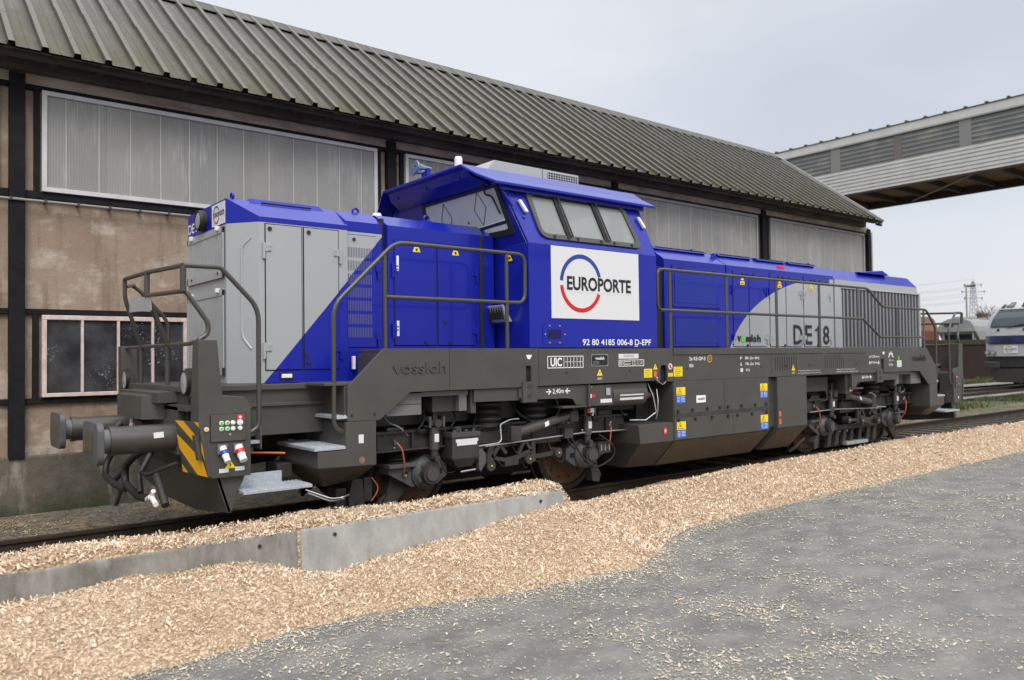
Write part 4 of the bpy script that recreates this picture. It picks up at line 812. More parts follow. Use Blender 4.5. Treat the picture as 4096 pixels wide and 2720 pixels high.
        for xi, c_ in () if not near_end else ((.932,'logo_green'),(.983,'logo_green'),(1.032,'white_plastic'),(1.095,'white_plastic')):
            for z_ in (1.197, 1.146):
                k = MB(); k.cyl((mx(xi),Y(.034),z_),(mx(xi),Y(.045),z_),.020 if xi < 1.06 or z_ < 1.16 else .026,'white_plastic',n=16); k.cyl((mx(xi),Y(.026),z_),(mx(xi),Y(.034),z_),.013,c_,n=14); k.build('push_button', kp)
        k = MB(); k.box(mx(1.068),mx(1.125),Y(.041),Y(.045),1.222,1.265,'label_red'); k.cyl((mx(1.096),Y(.037),1.243),(mx(1.096),Y(.041),1.243),.012,'white_plastic',n=12); k.build('label', kp)
        for xi, c_, r_ in ((.941,'logo_blue',.030),(1.08,'logo_red',.036)) if near_end else ():
            k = MB(); k.box(mx(xi-.042),mx(xi+.042),Y(.03),Y(.06),.925,1.01,'light_grey_box'); k.cyl((mx(xi),Y(.045),.985),(mx(xi+.012),Y(-.015),.90),r_,'white_plastic',n=20); k.cyl((mx(xi+.005),Y(.02),.953),(mx(xi+.009),Y(.0),.924),r_+.007,c_,n=20); k.cyl((mx(xi+.011),Y(-.014),.901),(mx(xi+.018),Y(-.045),.865),r_-.003,'white_plastic',n=20); k.build('power_socket', cp, .004)
        if not near_end: k = MB(); k.box(mx(1.0),mx(1.03),Y(.05),Y(.058),.80,.84,'white_paint'); k.build('label', cp)
        if near_end: k = MB(); k.poly([(mx(.965),Y(.057),.795),(mx(1.06),Y(.057),.795),(mx(1.012),Y(.057),.868)], 'label_yellow'); k.poly([(mx(1.0),Y(.054),.835),(mx(1.012),Y(.054),.822),(mx(1.008),Y(.054),.803),(mx(1.025),Y(.054),.832),(mx(1.012),Y(.054),.83),(mx(1.018),Y(.054),.852)], 'letter_black'); k.build('warning_label', cp)
        if near_end: k = MB(); k.box(mx(.915),mx(.998),Y(.054),Y(.058),.76,.795,'white_paint'); k.build('label', cp); k = MB(); k.box(mx(1.055),mx(1.138),Y(.054),Y(.058),.768,.803,'white_paint'); k.build('label', cp); k = MB(); k.cyl((mx(.806),Y(.045),1.149),(mx(.806),Y(.058),1.149),.020,'white_plastic',n=16); k.cyl((mx(.806),Y(.038),1.149),(mx(.806),Y(.046),1.149),.012,'stripe_yellow',n=12); k.build('push_button', cp)
        l = MB(); l.lathe([(0,.115),(-.03,.115),(-.04,.105),(-.036,.095)] if near_end else [(0,.115),(.03,.115),(.04,.105),(.036,.095)], (mx(.76),Y(.43),1.55), 'x', 'black_rubber', n=28); l.lathe([(-.036 if near_end else .036,.096),(-.046 if near_end else .046,.0)], (mx(.76),Y(.43),1.55), 'x', 'lamp_lens', n=28); l.box(mx(.76),mx(.80),Y(.3),Y(.52),1.42,1.68,'frame_grey'); l.build('headlight', loco)
        if near_end or near:   # tall side rail
            g = MB(); g.tube([(mx(.63),Y(.105),2.575),(mx(.90),Y(.10),2.575)] if near else [(mx(.88),Y(.10),2.645),(mx(1.0),Y(.10),2.56)], .022, 'rail_grey'); g.tube([(mx(.89),Y(.10),2.575 if near else 2.64),(mx(.95),Y(.10),2.575 if near else 2.60),(mx(1.29),Y(.10),2.225),(mx(1.29),Y(.10),1.14),(mx(1.19),Y(.10),1.085)], .022, 'rail_grey', fil=.12); g.build('handrail', loco)
    r = MB(); A = lambda x, y, z: (mx(x), y, z)
    r.tube([A(.63,.105,2.575),A(.60,1.16,2.61),A(.61,2.10,2.625)], .022, 'rail_grey')
    r.tube([A(.61,2.10,2.625),A(.61,2.10,2.42),A(.80,2.22,1.91)], .022, 'rail_grey', fil=.08)
    r.tube([A(.60,1.16,2.61),A(.595,1.15,2.385),A(.80,1.22,1.91)], .026, 'rail_grey', fil=.05)
    r.tube([A(.63,.105,2.575),A(.63,.11,2.35)], .026, 'rail_grey')
    r.tube([A(.595,1.15,2.385),A(.63,.20,2.355),A(.66,.14,2.355),A(.845,.11,2.08),A(.84,.11,1.98),A(.76,.11,1.93)], .022, 'rail_grey', fil=.06)
    r.tube([A(.80,2.98,1.91),A(.80,2.22,1.91),A(.80,.50,1.905),A(.77,.2,1.92)], .02, 'rail_grey')
    r.tube([A(.62,2.10,2.545),A(.90,2.96,2.645)], .02, 'rail_grey')
    for q in (2.22, 1.22): r.tube([A(.80,q,1.91),A(.80,q,1.46)], .022, 'rail_grey')
    r.build('handrail', loco)
    if near_end:
        k = MB(); k.hull8([A(.545,1.62,2.245),A(.60,1.02,2.235),A(.605,1.02,2.235),A(.55,1.62,2.245),A(.545,1.62,2.385),A(.595,1.02,2.365),A(.60,1.02,2.365),A(.55,1.62,2.385)], 'zinc'); k.build('sign_plate', loco)
    pl = MB(); pf = [(.12,.39,1.01),(1.0,.30,1.0),(2.08,.30,1.0),(2.96,.39,1.01)]; n4 = len(pf)
    vs = [A(x, y, z) for y, z, x in pf]+[A(.90, y, .73) for y, z, x in pf]+[A(x+.035, y, z) for y, z, x in pf]+[A(.94, y, .73) for y, z, x in pf]
    pl.add(vs, [(i, i+1, 5+i, 4+i) for i in range(3)]+[(8+i, 12+i, 13+i, 9+i) for i in range(3)]+[(i, 8+i, 9+i, i+1) for i in range(3)]+[(4+i, 5+i, 13+i, 12+i) for i in range(3)]+[(0,4,12,8),(3,11,15,7)], 'frame_grey')
    for ya, yb_ in ((.12,.15),(2.93,2.96)): pl.prism([(mx(.905),.73),(mx(1.17),.73),(mx(1.15),.66),(mx(1.10),.57),(mx(1.045),.388),(mx(1.012),.388)], 'y', ya, yb_, 'frame_grey')
    pl.box(mx(.9), mx(1.2), .2, 2.88, .70, .92, 'bogie_grey'); pl.build('snow_plough', loco, .006)
    # stairs
    for Y in (lambda y: y, fy):
        s = MB(); s.prism([(mx(1.815),.87),(mx(1.815),.715),(mx(2.436),.70),(mx(2.436),1.136),(mx(2.105),1.136),(mx(2.105),.87)], 'y', Y(0), Y(.92), 'frame_grey')
        s.hull8([(mx(1.98),Y(.24),.50),(mx(2.34),Y(.24),.545),(mx(2.30),Y(.80),.545),(mx(1.98),Y(.70),.50),(mx(1.817),Y(.002),.715),(mx(2.436),Y(.002),.70),(mx(2.436),Y(.92),.70),(mx(1.817),Y(.92),.715)], 'dirty_bevel')
        s.box(mx(2.11), mx(2.40), Y(.04), Y(.86), 1.14, 1.50, 'frame_grey'); s.box(mx(1.807), mx(1.815), Y(.12), Y(.9), .735, .775, 'frame_grey'); s.box(mx(1.66), mx(1.815), Y(.60), Y(.9), .58, .72, 'bogie_grey')
        st_ = s.build('step_box', loco, .006)
        def grating(x0, x1, y0, y1, z, flange=False):
            g = MB(); g.box(mx(x0), mx(x1), Y(y0), Y(y1), z-.035, z-.008, 'zinc')
            nx = max(2, int((x1-x0)/.035)); ny = max(2, int((y1-y0)/.045))
            for i in range(nx):
                for j in range(ny):
                    xx = x0+(i+.5)*(x1-x0)/nx; yy = y0+(j+.5)*(y1-y0)/ny; g.box(mx(xx-.009), mx(xx+.009), Y(yy-.010), Y(yy+.010), z-.008, z, 'zinc')
            if flange: g.box(mx(x0), mx(x1-.15), Y(y1), Y(y1+.012), z-.03, z+.10, 'zinc')
            return g.build('step_tread', loco, .002)
        grating(1.78, 2.10, -.005, .90, .915); grating(2.02, 2.13, .01, .84, 1.205); grating(1.11, 1.76, .0, .36, .588, True)
        if near_end and Y(0) == 0:
            g = MB(); g.box(1.13, 1.42, .42, .60, .955, .985, 'zinc'); g.box(1.42, 1.43, .40, .62, .90, 1.10, 'light_grey_box'); g.box(1.15,1.43,.62,.63,.85,1.10,'light_grey_box'); g.build('step_tread', loco, .003)
            g = MB(); g.tube([(1.32,.45,.87),(1.46,.35,.868),(1.60,.25,.862)], .011, 'copper_pipe'); g.build('earth_cable', loco)
            g = MB(); xrect(g, 2.242, 2.296, .924, 1.008, -.002, 'white_paint'); g.build('label', st_); g = MB(); g.cyl((2.276,-.006,.757),(2.276,.0,.757),.034,'light_grey_box',n=14); g.cyl((2.276,-.008,.757),(2.276,-.005,.757),.022,'copper_pipe',n=6); g.build('plug', st_)
            g = MB(); g.tube([(1.78,.2,.5),(2.0,.1,.40),(2.12,.1,.40),(2.16,.05,.43)], .010, 'bright_steel', fil=.04); g.tube([(1.80,.2,.47),(2.0,.12,.375),(2.14,.12,.385)], .010, 'zinc', fil=.04); g.build('air_pipe', loco)
            g = MB(); g.prism([(2.40,.50),(2.52,.50),(2.55,.16),(2.48,.08),(2.38,.10),(2.36,.3)],'y',.45,.60,'bogie_grey'); g.cyl((2.46,.36,.20),(2.46,.6,.20),.07,'bogie_grey',n=18); g.box(2.24,2.36,.5,.7,.12,.42,'bogie_grey'); g.box(2.56,2.66,.5,.6,.25,.5,'bogie_grey'); g.tube([(2.64,.48,.5),(2.72,.45,.38),(2.62,.45,.26)],.008,'copper_pipe',fil=.08); g.build('wheel_flange_sensor', loco, .008)
    # brake hoses and coupling
    if near_end:
        g = MB(); g.tube([(.68,2.05,.95),(.50,2.35,.74),(.45,2.28,.56),(.46,1.80,.50),(.48,1.5,.50)], .034, 'black_rubber', fil=.22); g.build('brake_hose', loco)
        g = MB(); g.tube([(.68,1.10,.92),(.55,1.35,.86),(.50,1.62,.70),(.50,1.60,.55),(.50,1.10,.47),(.50,.74,.50)], .036, 'black_rubber', fil=.22); g.build('brake_hose', loco)
        g = MB(); g.cyl((.49,.70,.50),(.45,.42,.56),.028,'white_plastic'); g.cyl((.45,.42,.56),(.44,.24,.52),.022,'white_plastic'); g.cyl((.45,.42,.56),(.45,.36,.62),.018,'white_plastic'); g.cyl((.47,.52,.57),(.47,.46,.60),.018,'label_red'); g.build('brake_cock', loco, .004)
        g = MB(); g.cyl((.62,1.84,1.10),(.62,1.70,1.10),.03,'white_plastic'); g.cyl((.62,1.84,1.10),(.62,1.84,1.17),.02,'white_plastic'); g.cyl((.62,1.70,1.10),(.62,1.60,1.10),.03,'label_red'); g.build('brake_cock', loco, .004)
        g = MB(); g.tube([(.69,.50,.83),(.50,.75,.715),(.48,.92,.72)], .018, 'bogie_grey'); g.tube([(.54,.614,.72),(.54,.32,.49)], .034, 'bogie_grey'); g.tube([(.66,1.45,.95),(.55,1.95,.62),(.50,2.1,.50)], .03, 'bogie_grey'); g.tube([(.66,1.2,.9),(.52,1.15,.66),(.5,1.0,.52)], .028, 'bogie_grey'); g.tube([(.5,1.75,.48),(.5,2.0,.28)], .025, 'axle_box_grey'); g.build('screw_coupling', loco)
end(lambda x: x, True); end(fx, False)
# ---- walkway handrails, both sides
for Y in (lambda y: y, fy):
    for mx in ((lambda x: x), fx):
        if mx(1) == 1:
            r = MB(); q = lambda x, z: (x, Y(.05), z)
            r.tube([q(2.12,1.03),q(2.006,1.10),q(2.012,2.27),q(2.70,2.935),q(4.417,2.935),q(4.411,2.372),q(2.588,2.372)], .022, 'rail_grey', fil=.12); r.build('handrail', loco)
            for x_, z_ in ((2.578,2.80),(4.145,2.93)):
                r = MB(); r.tube([q(x_,1.70),q(x_,z_)], .022, 'rail_grey'); r.box(x_-.03,x_+.03,Y(.03),Y(.035),1.62,1.83,'frame_grey'); r.build('handrail_post', loco)
    r = MB(); q = lambda x, z: (x, Y(.05), z)
    r.tube([q(12.14,2.36),q(6.715,2.36),q(6.715,2.91),q(12.32,2.905),q(12.86,2.595),q(14.60,2.59),q(14.995,2.24),q(14.99,1.14),q(14.88,1.04)], .022, 'rail_grey', fil=.10)
    r.tube([q(12.14,2.36),q(12.76,2.045),q(14.49,2.05)], .022, 'rail_grey'); r.build('handrail', loco)
    for x_, z_ in ((6.97,2.91),(8.22,2.905),(9.49,2.905),(10.725,2.905),(11.98,2.905),(13.40,2.595),(14.49,2.59)):
        r = MB(); r.box(x_-.03, x_+.03, Y(.042), Y(.058), 1.70, z_, 'rail_grey'); r.build('handrail_post', loco, .004)
# ------------------------------------------------------------------ ground, yard, track bed
def sheet(name, pts, z, mk):
    b = MB(); b.poly([(x, y, z) for x, y in pts], mk); o = b.build(name, base=(0, 0, z)); return tag(o, kind='structure')
m = mat('asphalt', (.15, .148, .142), .85); g = G(m); c, x, y, z = g.pos()
n1 = g.ramp(g.noise(c, .55, 4), .35, .68); n2 = g.ramp(g.noise(g.mapped(c, (1, 1.6, 1)), 2.4, 6), .40, .66); n3 = g.noise(c, 70, 3); n4 = g.ramp(g.noise(c, 26, 4, .7), .52, .60); n5 = g.ramp(g.noise(c, 6, 5, .7), .42, .62)
col = g.mix(n1, (.098, .096, .091), (.155, .151, .141)); col = g.mix(g.math('MULTIPLY', n2, .6), col, (.25, .24, .215))
col = g.mix(g.math('MULTIPLY', g.math('MULTIPLY', n4, n5), .55), col, (.36, .33, .26)); col = g.mix(g.math('MULTIPLY', n3, .35), col, (.10, .10, .098)); g.base(col); g.bump(g.math('ADD', n3, g.noise(c, 9, 3)), .35, .01)
m = mat('ballast', (.07, .065, .058), .95); g = G(m); c, x, y, z = g.pos()
vo = g.n('ShaderNodeTexVoronoi', {'Vector': c, 'Scale': 26.}); vr = g.n('ShaderNodeSeparateColor', {0: vo.outputs['Color']}).outputs[0]
col = g.mix(vr, (.045, .040, .032), (.16, .145, .115)); near = g.ramp(g.math('ADD', g.noise(c, .8, 5), g.noise(c, 5, 5)), .98, 1.22); col = g.mix(g.math('MULTIPLY', near, .85), col, (.27, .19, .095)); g.base(col); g.bump(vo.outputs['Distance'], .9, .03)
m = mat('earth', (.13, .115, .085), .95); g = G(m); c, x, y, z = g.pos()
f = g.ramp(g.noise(c, .35, 6), .42, .58); f2 = g.noise(c, 14, 4)
col = g.mix(f, (.17, .155, .125), (.075, .10, .03)); col = g.mix(g.math('MULTIPLY', f2, .5), col, (.06, .055, .04)); g.base(col); g.bump(f2, .6, .03)
m = mat('pale_path', (.26, .25, .225), .9, var=.2, vscale=2, bump=.3, bscale=30)
sheet('ground', [(-1500,-1500),(3000,-1500),(3000,3000),(-1500,3000)], -.215, 'earth')
sheet('yard_asphalt', [(-60,-70),(70,-70),(70,-.2),(-60,-.2)], -.12, 'asphalt')
sheet('track_bed', [(-60,-.35),(140,-.35),(140,3.5),(23,3.5),(22.0,4.9),(-60,4.9)], -.175, 'ballast')
sheet('service_path', [(24.5,6.55),(42,6.4),(48,8.1),(36,8.4),(25,8.5)], -.10, 'pale_path')
sheet('service_path', [(36,11.4),(58,11.2),(60,12.6),(36,12.8)], -.10, 'pale_path')
# ------------------------------------------------------------------ railway tracks
def track(xa, xb, yc, z, label, sleepers):
    t = empty('railway_track', (xa, yc, z-.17), label, 'railway track', 'tracks in the yard')
    for s in (-1, 1):
        b = MB(); y0 = yc+s*.7535
        b.prism([(y0-.07,z-.17),(y0+.07,z-.17),(y0+.07,z-.155),(y0+.012,z-.12),(y0+.012,z-.05),(y0+.036,z-.035),(y0+.036,z-.004),(y0+.026,z),(y0-.026,z),(y0-.036,z-.004),(y0-.036,z-.035),(y0-.012,z-.05),(y0-.012,z-.12),(y0-.07,z-.155)], 'x', xa, xb, 'rail_rust')
        o = b.build('rail', t)
    proto = None
    for x in sleepers:
        if proto is None:
            b = MB(); b.box(x-.12, x+.12, yc-1.25, yc+1.25, z-.30, z-.150, 'sleeper_wood')
            for s in (-1, 1):
                for d in (-.09, .09): b.cyl((x, yc+s*.7535+d, z-.15), (x, yc+s*.7535+d, z-.115), .02, 'rail_rust', n=8)
            proto = b.build('sleeper', t, .012); x0 = x; base_loc = proto.location.copy(); continue
        c_ = proto.copy(); COL.objects.link(c_); c_.parent = t; c_.location = base_loc+Vector((x-x0, random.uniform(-.04,.04), 0)); c_.rotation_euler.z = 0
track(-14, 150, YC, 0, 'rusty railway track under the blue and grey locomotive', [-2.4+.62*i for i in range(74)])
track(34, 150, 7.95, .03, 'railway track carrying the silver locomotive at the right', [])
# ------------------------------------------------------------------ shed
PX = [-11.0, -5.53, -.055, 5.415, 10.885, 16.35, 21.75]; YW = 4.83
m = mat('plaster', (.30, .22, .155), .95); g = G(m); c, x, y, z = g.pos()
a = g.ramp(g.noise(c, .9, 6), .35, .65); b_ = g.ramp(g.noise(g.mapped(c, (1, 1, 1.4)), 2.6, 8, .72), .50, .68); st_ = g.ramp(g.noise(g.mapped(c, (3.5, 1, .35)), 1.6, 5), .52, .72); fine = g.noise(c, 70, 3)
col = g.mix(a, (.25, .175, .12), (.355, .275, .205)); col = g.mix(g.math('MULTIPLY', b_, .75), col, (.58, .52, .45)); col = g.mix(g.math('MULTIPLY', st_, .7), col, (.15, .11, .075))
col = g.mix(g.math('MULTIPLY', fine, .34), col, (.10, .08, .06)); g.base(col); g.bump(g.math('ADD', fine, g.noise(c, 9, 4)), .45, .02)
m = mat('plinth_concrete', (.2, .18, .15), .95); g = G(m); c, x, y, z = g.pos()
a = g.ramp(g.noise(c, 1.3, 6), .38, .62); col = g.mix(a, (.045, .043, .032), (.115, .10, .078)); col = g.mix(g.math('MULTIPLY', g.ramp(z, .10, -.18), g.ramp(g.noise(c, 4, 5), .35, .6)), col, (.022, .034, .008)); col = g.mix(g.math('MULTIPLY', g.ramp(g.noise(g.mapped(c, (2, 1, .6)), 2, 5), .55, .7), .6), col, (.34, .30, .25)); g.base(col); g.bump(g.noise(c, 12, 5), .5, .03)
m = mat('tarred_post', (.010, .010, .012), .8, var=.35, vscale=6, bump=.15, spec=.2)
m = mat('weathered_wood', (.045, .036, .029), .85); g = G(m); c, x, y, z = g.pos(); a = g.ramp(g.noise(g.mapped(c, (.5, 1, 9)), 3, 6, .7), .35, .68); a2 = g.ramp(g.noise(c, 1.1, 4), .4, .62); col = g.mix(a, (.022, .018, .015), (.085, .068, .054)); col = g.mix(g.math('MULTIPLY', a2, .5), col, (.12, .095, .075)); g.base(col); g.bump(a, .5, .01)
m = mat('frieze_board', (.10, .085, .07), .9); g = G(m); c, x, y, z = g.pos(); a = g.ramp(g.noise(g.mapped(c, (.8, 1, 3)), 2.2, 6, .7), .35, .65); col = g.mix(a, (.20, .165, .135), (.42, .355, .295)); g.base(col); g.bump(a, .3, .01)
m = mat('polycarbonate', (.25, .255, .25), .35); g = G(m); c, x, y, z = g.pos()
rib = g.math('SINE', g.math('MULTIPLY', x, 2*math.pi/.034)); pan = g.n('ShaderNodeTexWhiteNoise', {'W': g.math('FLOOR', g.math('DIVIDE', x, .5)), }, noise_dimensions='1D').outputs['Value']
wash = g.ramp(g.noise(g.mapped(c, (1.6, 1, .55)), 1.7, 5, .6), .50, .66); stk = g.ramp(g.noise(g.mapped(c, (14, 1, .8)), 2.0, 4), .42, .62)
col = g.mix(g.math('MULTIPLY', pan, .5), (.235, .238, .232), (.33, .322, .305)); col = g.mix(g.math('MULTIPLY', g.math('MULTIPLY', wash, stk), .55), col, (.45, .45, .44)); col = g.mix(g.math('MULTIPLY', g.ramp(rib, -.2, 1), .18), col, (.12, .125, .13)); low = g.ramp(g.noise(c, .8, 4), .5, .68); col = g.mix(g.math('MULTIPLY', low, .45), col, (.17, .16, .145)); g.base(col); g.bump(rib, .25, .004); g.b.inputs['Specular IOR Level'].default_value = .35
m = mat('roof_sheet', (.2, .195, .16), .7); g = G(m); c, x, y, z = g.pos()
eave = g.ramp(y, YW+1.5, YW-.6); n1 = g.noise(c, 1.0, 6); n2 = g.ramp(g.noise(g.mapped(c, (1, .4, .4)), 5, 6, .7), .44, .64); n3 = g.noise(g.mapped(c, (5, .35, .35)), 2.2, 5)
col = g.mix(g.ramp(n3, .35, .65), (.070, .068, .061), (.112, .108, .097)); col = g.mix(g.math('MULTIPLY', n2, .55), col, (.064, .060, .043)); col = g.mix(g.math('MULTIPLY', eave, g.ramp(n1, .30, .55)), col, (.062, .053, .020)); u_ = g.math('FRACT', g.math('DIVIDE', g.math('SUBTRACT', x, .17-.357*40), .357)); bnd = g.math('MULTIPLY', g.ramp(u_, .60, .84), g.math('LESS_THAN', u_, .905)); lit = g.math('MAXIMUM', g.math('GREATER_THAN', u_, .91), g.math('LESS_THAN', u_, .09)); col = g.mix(g.math('MULTIPLY', bnd, g.math('MULTIPLY', g.ramp(g.noise(g.mapped(c, (1, .5, .5)), 3, 5), .20, .55), .85)), col, (.036, .034, .022)); col = g.mix(g.math('MULTIPLY', lit, .40), col, (.20, .20, .185)); spots = g.ramp(g.noise(c, 13, 5, .75), .585, .63); col = g.mix(g.math('MULTIPLY', spots, .75), col, (.04, .036, .02)); g.base(col); g.bump(n2, .2, .01)  # lit rib tops and shaded flanks painted into colour, with dirt along the ribs
mat('window_frame_white', (.52, .52, .53), .5, var=.1, vscale=4); mat('window_frame_pink', (.56, .46, .42), .7, var=.18, vscale=9); mat('conduit_grey', (.25, .24, .22), .6); mat('joint_pale', (.46, .44, .41), .6); mat('pale_bar', (.19, .19, .185), .6); mat('grey_trim', (.28, .28, .275), .6, var=.1); mat('dark_steel', (.035, .033, .032), .6, var=.2)
m = mat('dirty_pane', (.03, .03, .032), .12); g = G(m); c, x, y, z = g.pos(); sp = g.ramp(g.noise(c, 30, 4, .8), .60, .64); cl = g.ramp(g.noise(c, 2.2, 3), .50, .64); col = g.mix(g.math('MULTIPLY', sp, cl), (.022, .022, .025), (.55, .58, .6)); haze_ = g.ramp(g.noise(c, 1.7, 5), .40, .70); col = g.mix(g.math('MULTIPLY', haze_, .55), col, (.13, .135, .14)); g.base(col)
shed = empty('shed', (8, 7.8, -.2), 'long half-timbered shed with brown plaster wall and mossy ribbed metal roof behind the locomotive', 'shed')
XA, XB = -12.5, 21.9; YB = 10.75
b = MB(); b.box(XA, XB, YW+.05, YW+.30, .56, 5.55, 'plaster'); b.box(XA, XB, YB-.25, YB, -.2, 5.55, 'plaster')
b.prism([(YW+.32,-.2),(YB-.27,-.2),(YB-.27,5.5),(7.76,8.05),(YW+.32,5.5)], 'x', XB-.25, XB, 'plaster'); b.build('wall', shed)
b = MB(); b.box(XA, XB+.02, YW-.03, YW+.32, -.4, .565, 'plinth_concrete'); b.build('plinth', shed, .02)
for x_ in PX:
    b = MB(); b.box(x_-.088, x_+.088, YW-.05, YW+.06, .54, 5.48, 'tarred_post'); b.box(x_-.088, x_+.088, YW-.062, YW-.05, .54, 5.3, 'tarred_post'); b.build('timber_post', shed, .008)
for i in range(6):
    x0, x1 = PX[i]+.088, PX[i+1]-.088
    for z0, z1 in ((5.305,5.37),(3.885,3.985),(2.385,2.455),(1.23,1.30)):
        b = MB(); b.box(x0, x1, YW-.01, YW+.055, z0, z1, 'tarred_post'); b.build('timber_rail', shed, .006)
    for q in (x0+.10, x1-.165):
        b = MB(); b.box(q, q+.065, YW-.008, YW+.055, 3.985, 5.305, 'tarred_post'); b.build('timber_stud', shed, .005)
    b = MB(); b.box(x0, x1, YW+.0, YW+.052, 5.37, 5.60, 'frieze_board'); b.build('frieze', shed)
    if i < 1: continue
    wx0, wx1 = (PX[i]+.275, PX[i+1]-.275)
    f = MB(); F0 = YW-.045
    w_ = .06
    for a in ((wx0,wx1,3.985,3.985+w_),(wx0,wx1,5.31-w_,5.31),(wx0,wx0+w_,3.985+w_,5.31-w_),(wx1-w_,wx1,3.985+w_,5.31-w_)): f.box(a[0], a[1], F0, YW+.03, a[2], a[3], 'window_frame_white' if i < 4 else 'grey_trim')
    fo = f.build('window', shed, .005)
    p = MB(); p.box(wx0+w_, wx1-w_, YW-.012, YW+.02, 3.985+w_, 5.31-w_, 'polycarbonate'); p.build('pane', fo)
    q = wx0+w_+.22
    while q < wx1-w_:
        p = MB(); p.box(q-.006, q+.006, YW-.018, YW-.012, 3.985+w_, 5.31-w_, 'joint_pale'); p.build('glazing_bar', fo); q += .395
    pass
for x0, n in ((.222, 4), (-5.25, 8)):
    f = MB(); wx1 = x0+.062+n*.44
    f.box(x0, wx1, YW-.06, YW+.06, 2.315, 2.375, 'window_frame_pink'); f.box(x0, wx1, YW-.06, YW+.06, 1.31, 1.36, 'window_frame_pink')
    for k in range(n+1):
        w_ = .055 if k in (0, n) else .035; q = x0+.0275+k*.4395; f.box(q-w_/2, q+w_/2, YW-.058, YW+.06, 1.36, 2.315, 'window_frame_pink')
    fo = f.build('window', shed, .006)
    for k in range(n): p = MB(); q = x0+.0275+k*.4395; p.box(q+.015, q+.425, YW-.02, YW+.02, 1.355, 2.32, 'dirty_pane'); p.build('pane', fo)
    b = MB(); b.box(x0-.10, x0-.03, YW-.008, YW+.055, 1.30, 2.385, 'tarred_post'); b.build('timber_stud', shed)
b = MB(); b.tube([(XA,YW-.08,3.845),(21.6,YW-.08,3.845)], .018, 'conduit_grey')
for i in range(90): b.box(XA+.2+i*.38, XA+.23+i*.38, YW-.105, YW+.02, 3.825, 3.87, 'dark_steel')
b.build('conduit', shed)
# roof: ribbed sheets on both slopes
E0, R0 = (4.20, 5.60), (7.76, 8.28); RX0, RX1 = -12.6, 21.38
def slope(far):
    Y = (lambda y: 2*7.76-y) if far else (lambda y: y)
    d = Vector((R0[0]-E0[0], R0[1]-E0[1])); L = d.length; d /= L; nn_ = Vector((-d.y, d.x))
    prof = []; x_ = RX0; k = 0
    first = .17-.357*36
    xs = [first+.357*i for i in range(96)]
    prof.append((RX0, 0))
    for q in xs:
        if q-.065 < RX0 or q+.20 > RX1: continue
        prof += [(q-.046,0),(q-.034,.058),(q+.034,.058),(q+.046,0),(q+.17,0),(q+.175,.006),(q+.185,.006),(q+.19,0)]
    prof.append((RX1, 0)); prof = sorted(set(prof))
    b = MB(); rows = [0, .42*L, .42*L+.003, L]; lift = [0.014, 0.014, 0., 0.]
    vs = []
    for t_, lf in zip(rows, lift):
        p = Vector(E0)+d*t_
        for x_, h in prof: q = p+nn_*(h+lf); vs.append((x_, Y(q.x), q.y))
    n = len(prof); fs = []
    for r_ in range(3):
        for i in range(n-1): fs.append((r_*n+i, r_*n+i+1, (r_+1)*n+i+1, (r_+1)*n+i))
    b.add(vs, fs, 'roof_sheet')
    p0 = Vector(E0)-nn_*.02; p1 = Vector(R0)-nn_*.02
    b.add([(RX0,Y(p0.x),p0.y),(RX1,Y(p0.x),p0.y),(RX1,Y(p1.x),p1.y),(RX0,Y(p1.x),p1.y)], [(0,1,2,3)], 'weathered_wood')
    e1 = Vector(E0)+nn_*.05; e2 = Vector(R0)+nn_*.06; e3 = Vector(R0)-nn_*.12; e4 = Vector(E0)-nn_*.10
    b.add([(RX1+.0,Y(e1.x),e1.y),(RX1+.0,Y(e2.x),e2.y),(RX1+.0,Y(e3.x),e3.y),(RX1+.0,Y(e4.x),e4.y),(RX1+.07,Y(e1.x),e1.y),(RX1+.07,Y(e2.x),e2.y),(RX1+.07,Y(e3.x),e3.y),(RX1+.07,Y(e4.x),e4.y)], [(0,1,2,3),(4,5,6,7),(0,1,5,4),(2,3,7,6),(0,3,7,4),(1,2,6,5)], 'grey_trim')
    return b
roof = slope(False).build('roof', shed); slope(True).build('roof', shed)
b = MB()
for s in (0, 1):
    Y = (lambda y: 2*7.76-y) if s else (lambda y: y)
    q = RX0
    while q < RX1:
        e = min(q+3.0, RX1+.05); z_ = random.uniform(0,.012)
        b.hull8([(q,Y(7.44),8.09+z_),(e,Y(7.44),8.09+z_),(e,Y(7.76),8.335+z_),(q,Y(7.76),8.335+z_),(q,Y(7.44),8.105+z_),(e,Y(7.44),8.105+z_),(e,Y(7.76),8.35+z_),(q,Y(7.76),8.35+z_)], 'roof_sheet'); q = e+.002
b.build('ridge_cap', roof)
b = MB(); b.box(RX0+.1, RX1-.02, 4.34, 4.46, 5.56, 5.70, 'weathered_wood'); b.box(RX0+.1, RX1+.0, 4.68, 4.82, 5.50, 5.68, 'weathered_wood')
for i in range(62): b.box(RX0+.3+i*.547, RX0+.39+i*.547, 4.28, 4.9, 5.60, 5.68, 'weathered_wood')
b.build('eave_beam', shed, .01)
b = MB(); b.cyl((21.45,4.42,5.56),(21.45,4.26,5.50),.04,'logo_blue'); b.box(21.86,21.95,YW-.04,YW+.3,-.2,5.4,'grey_trim'); b.build('corner_trim', shed)
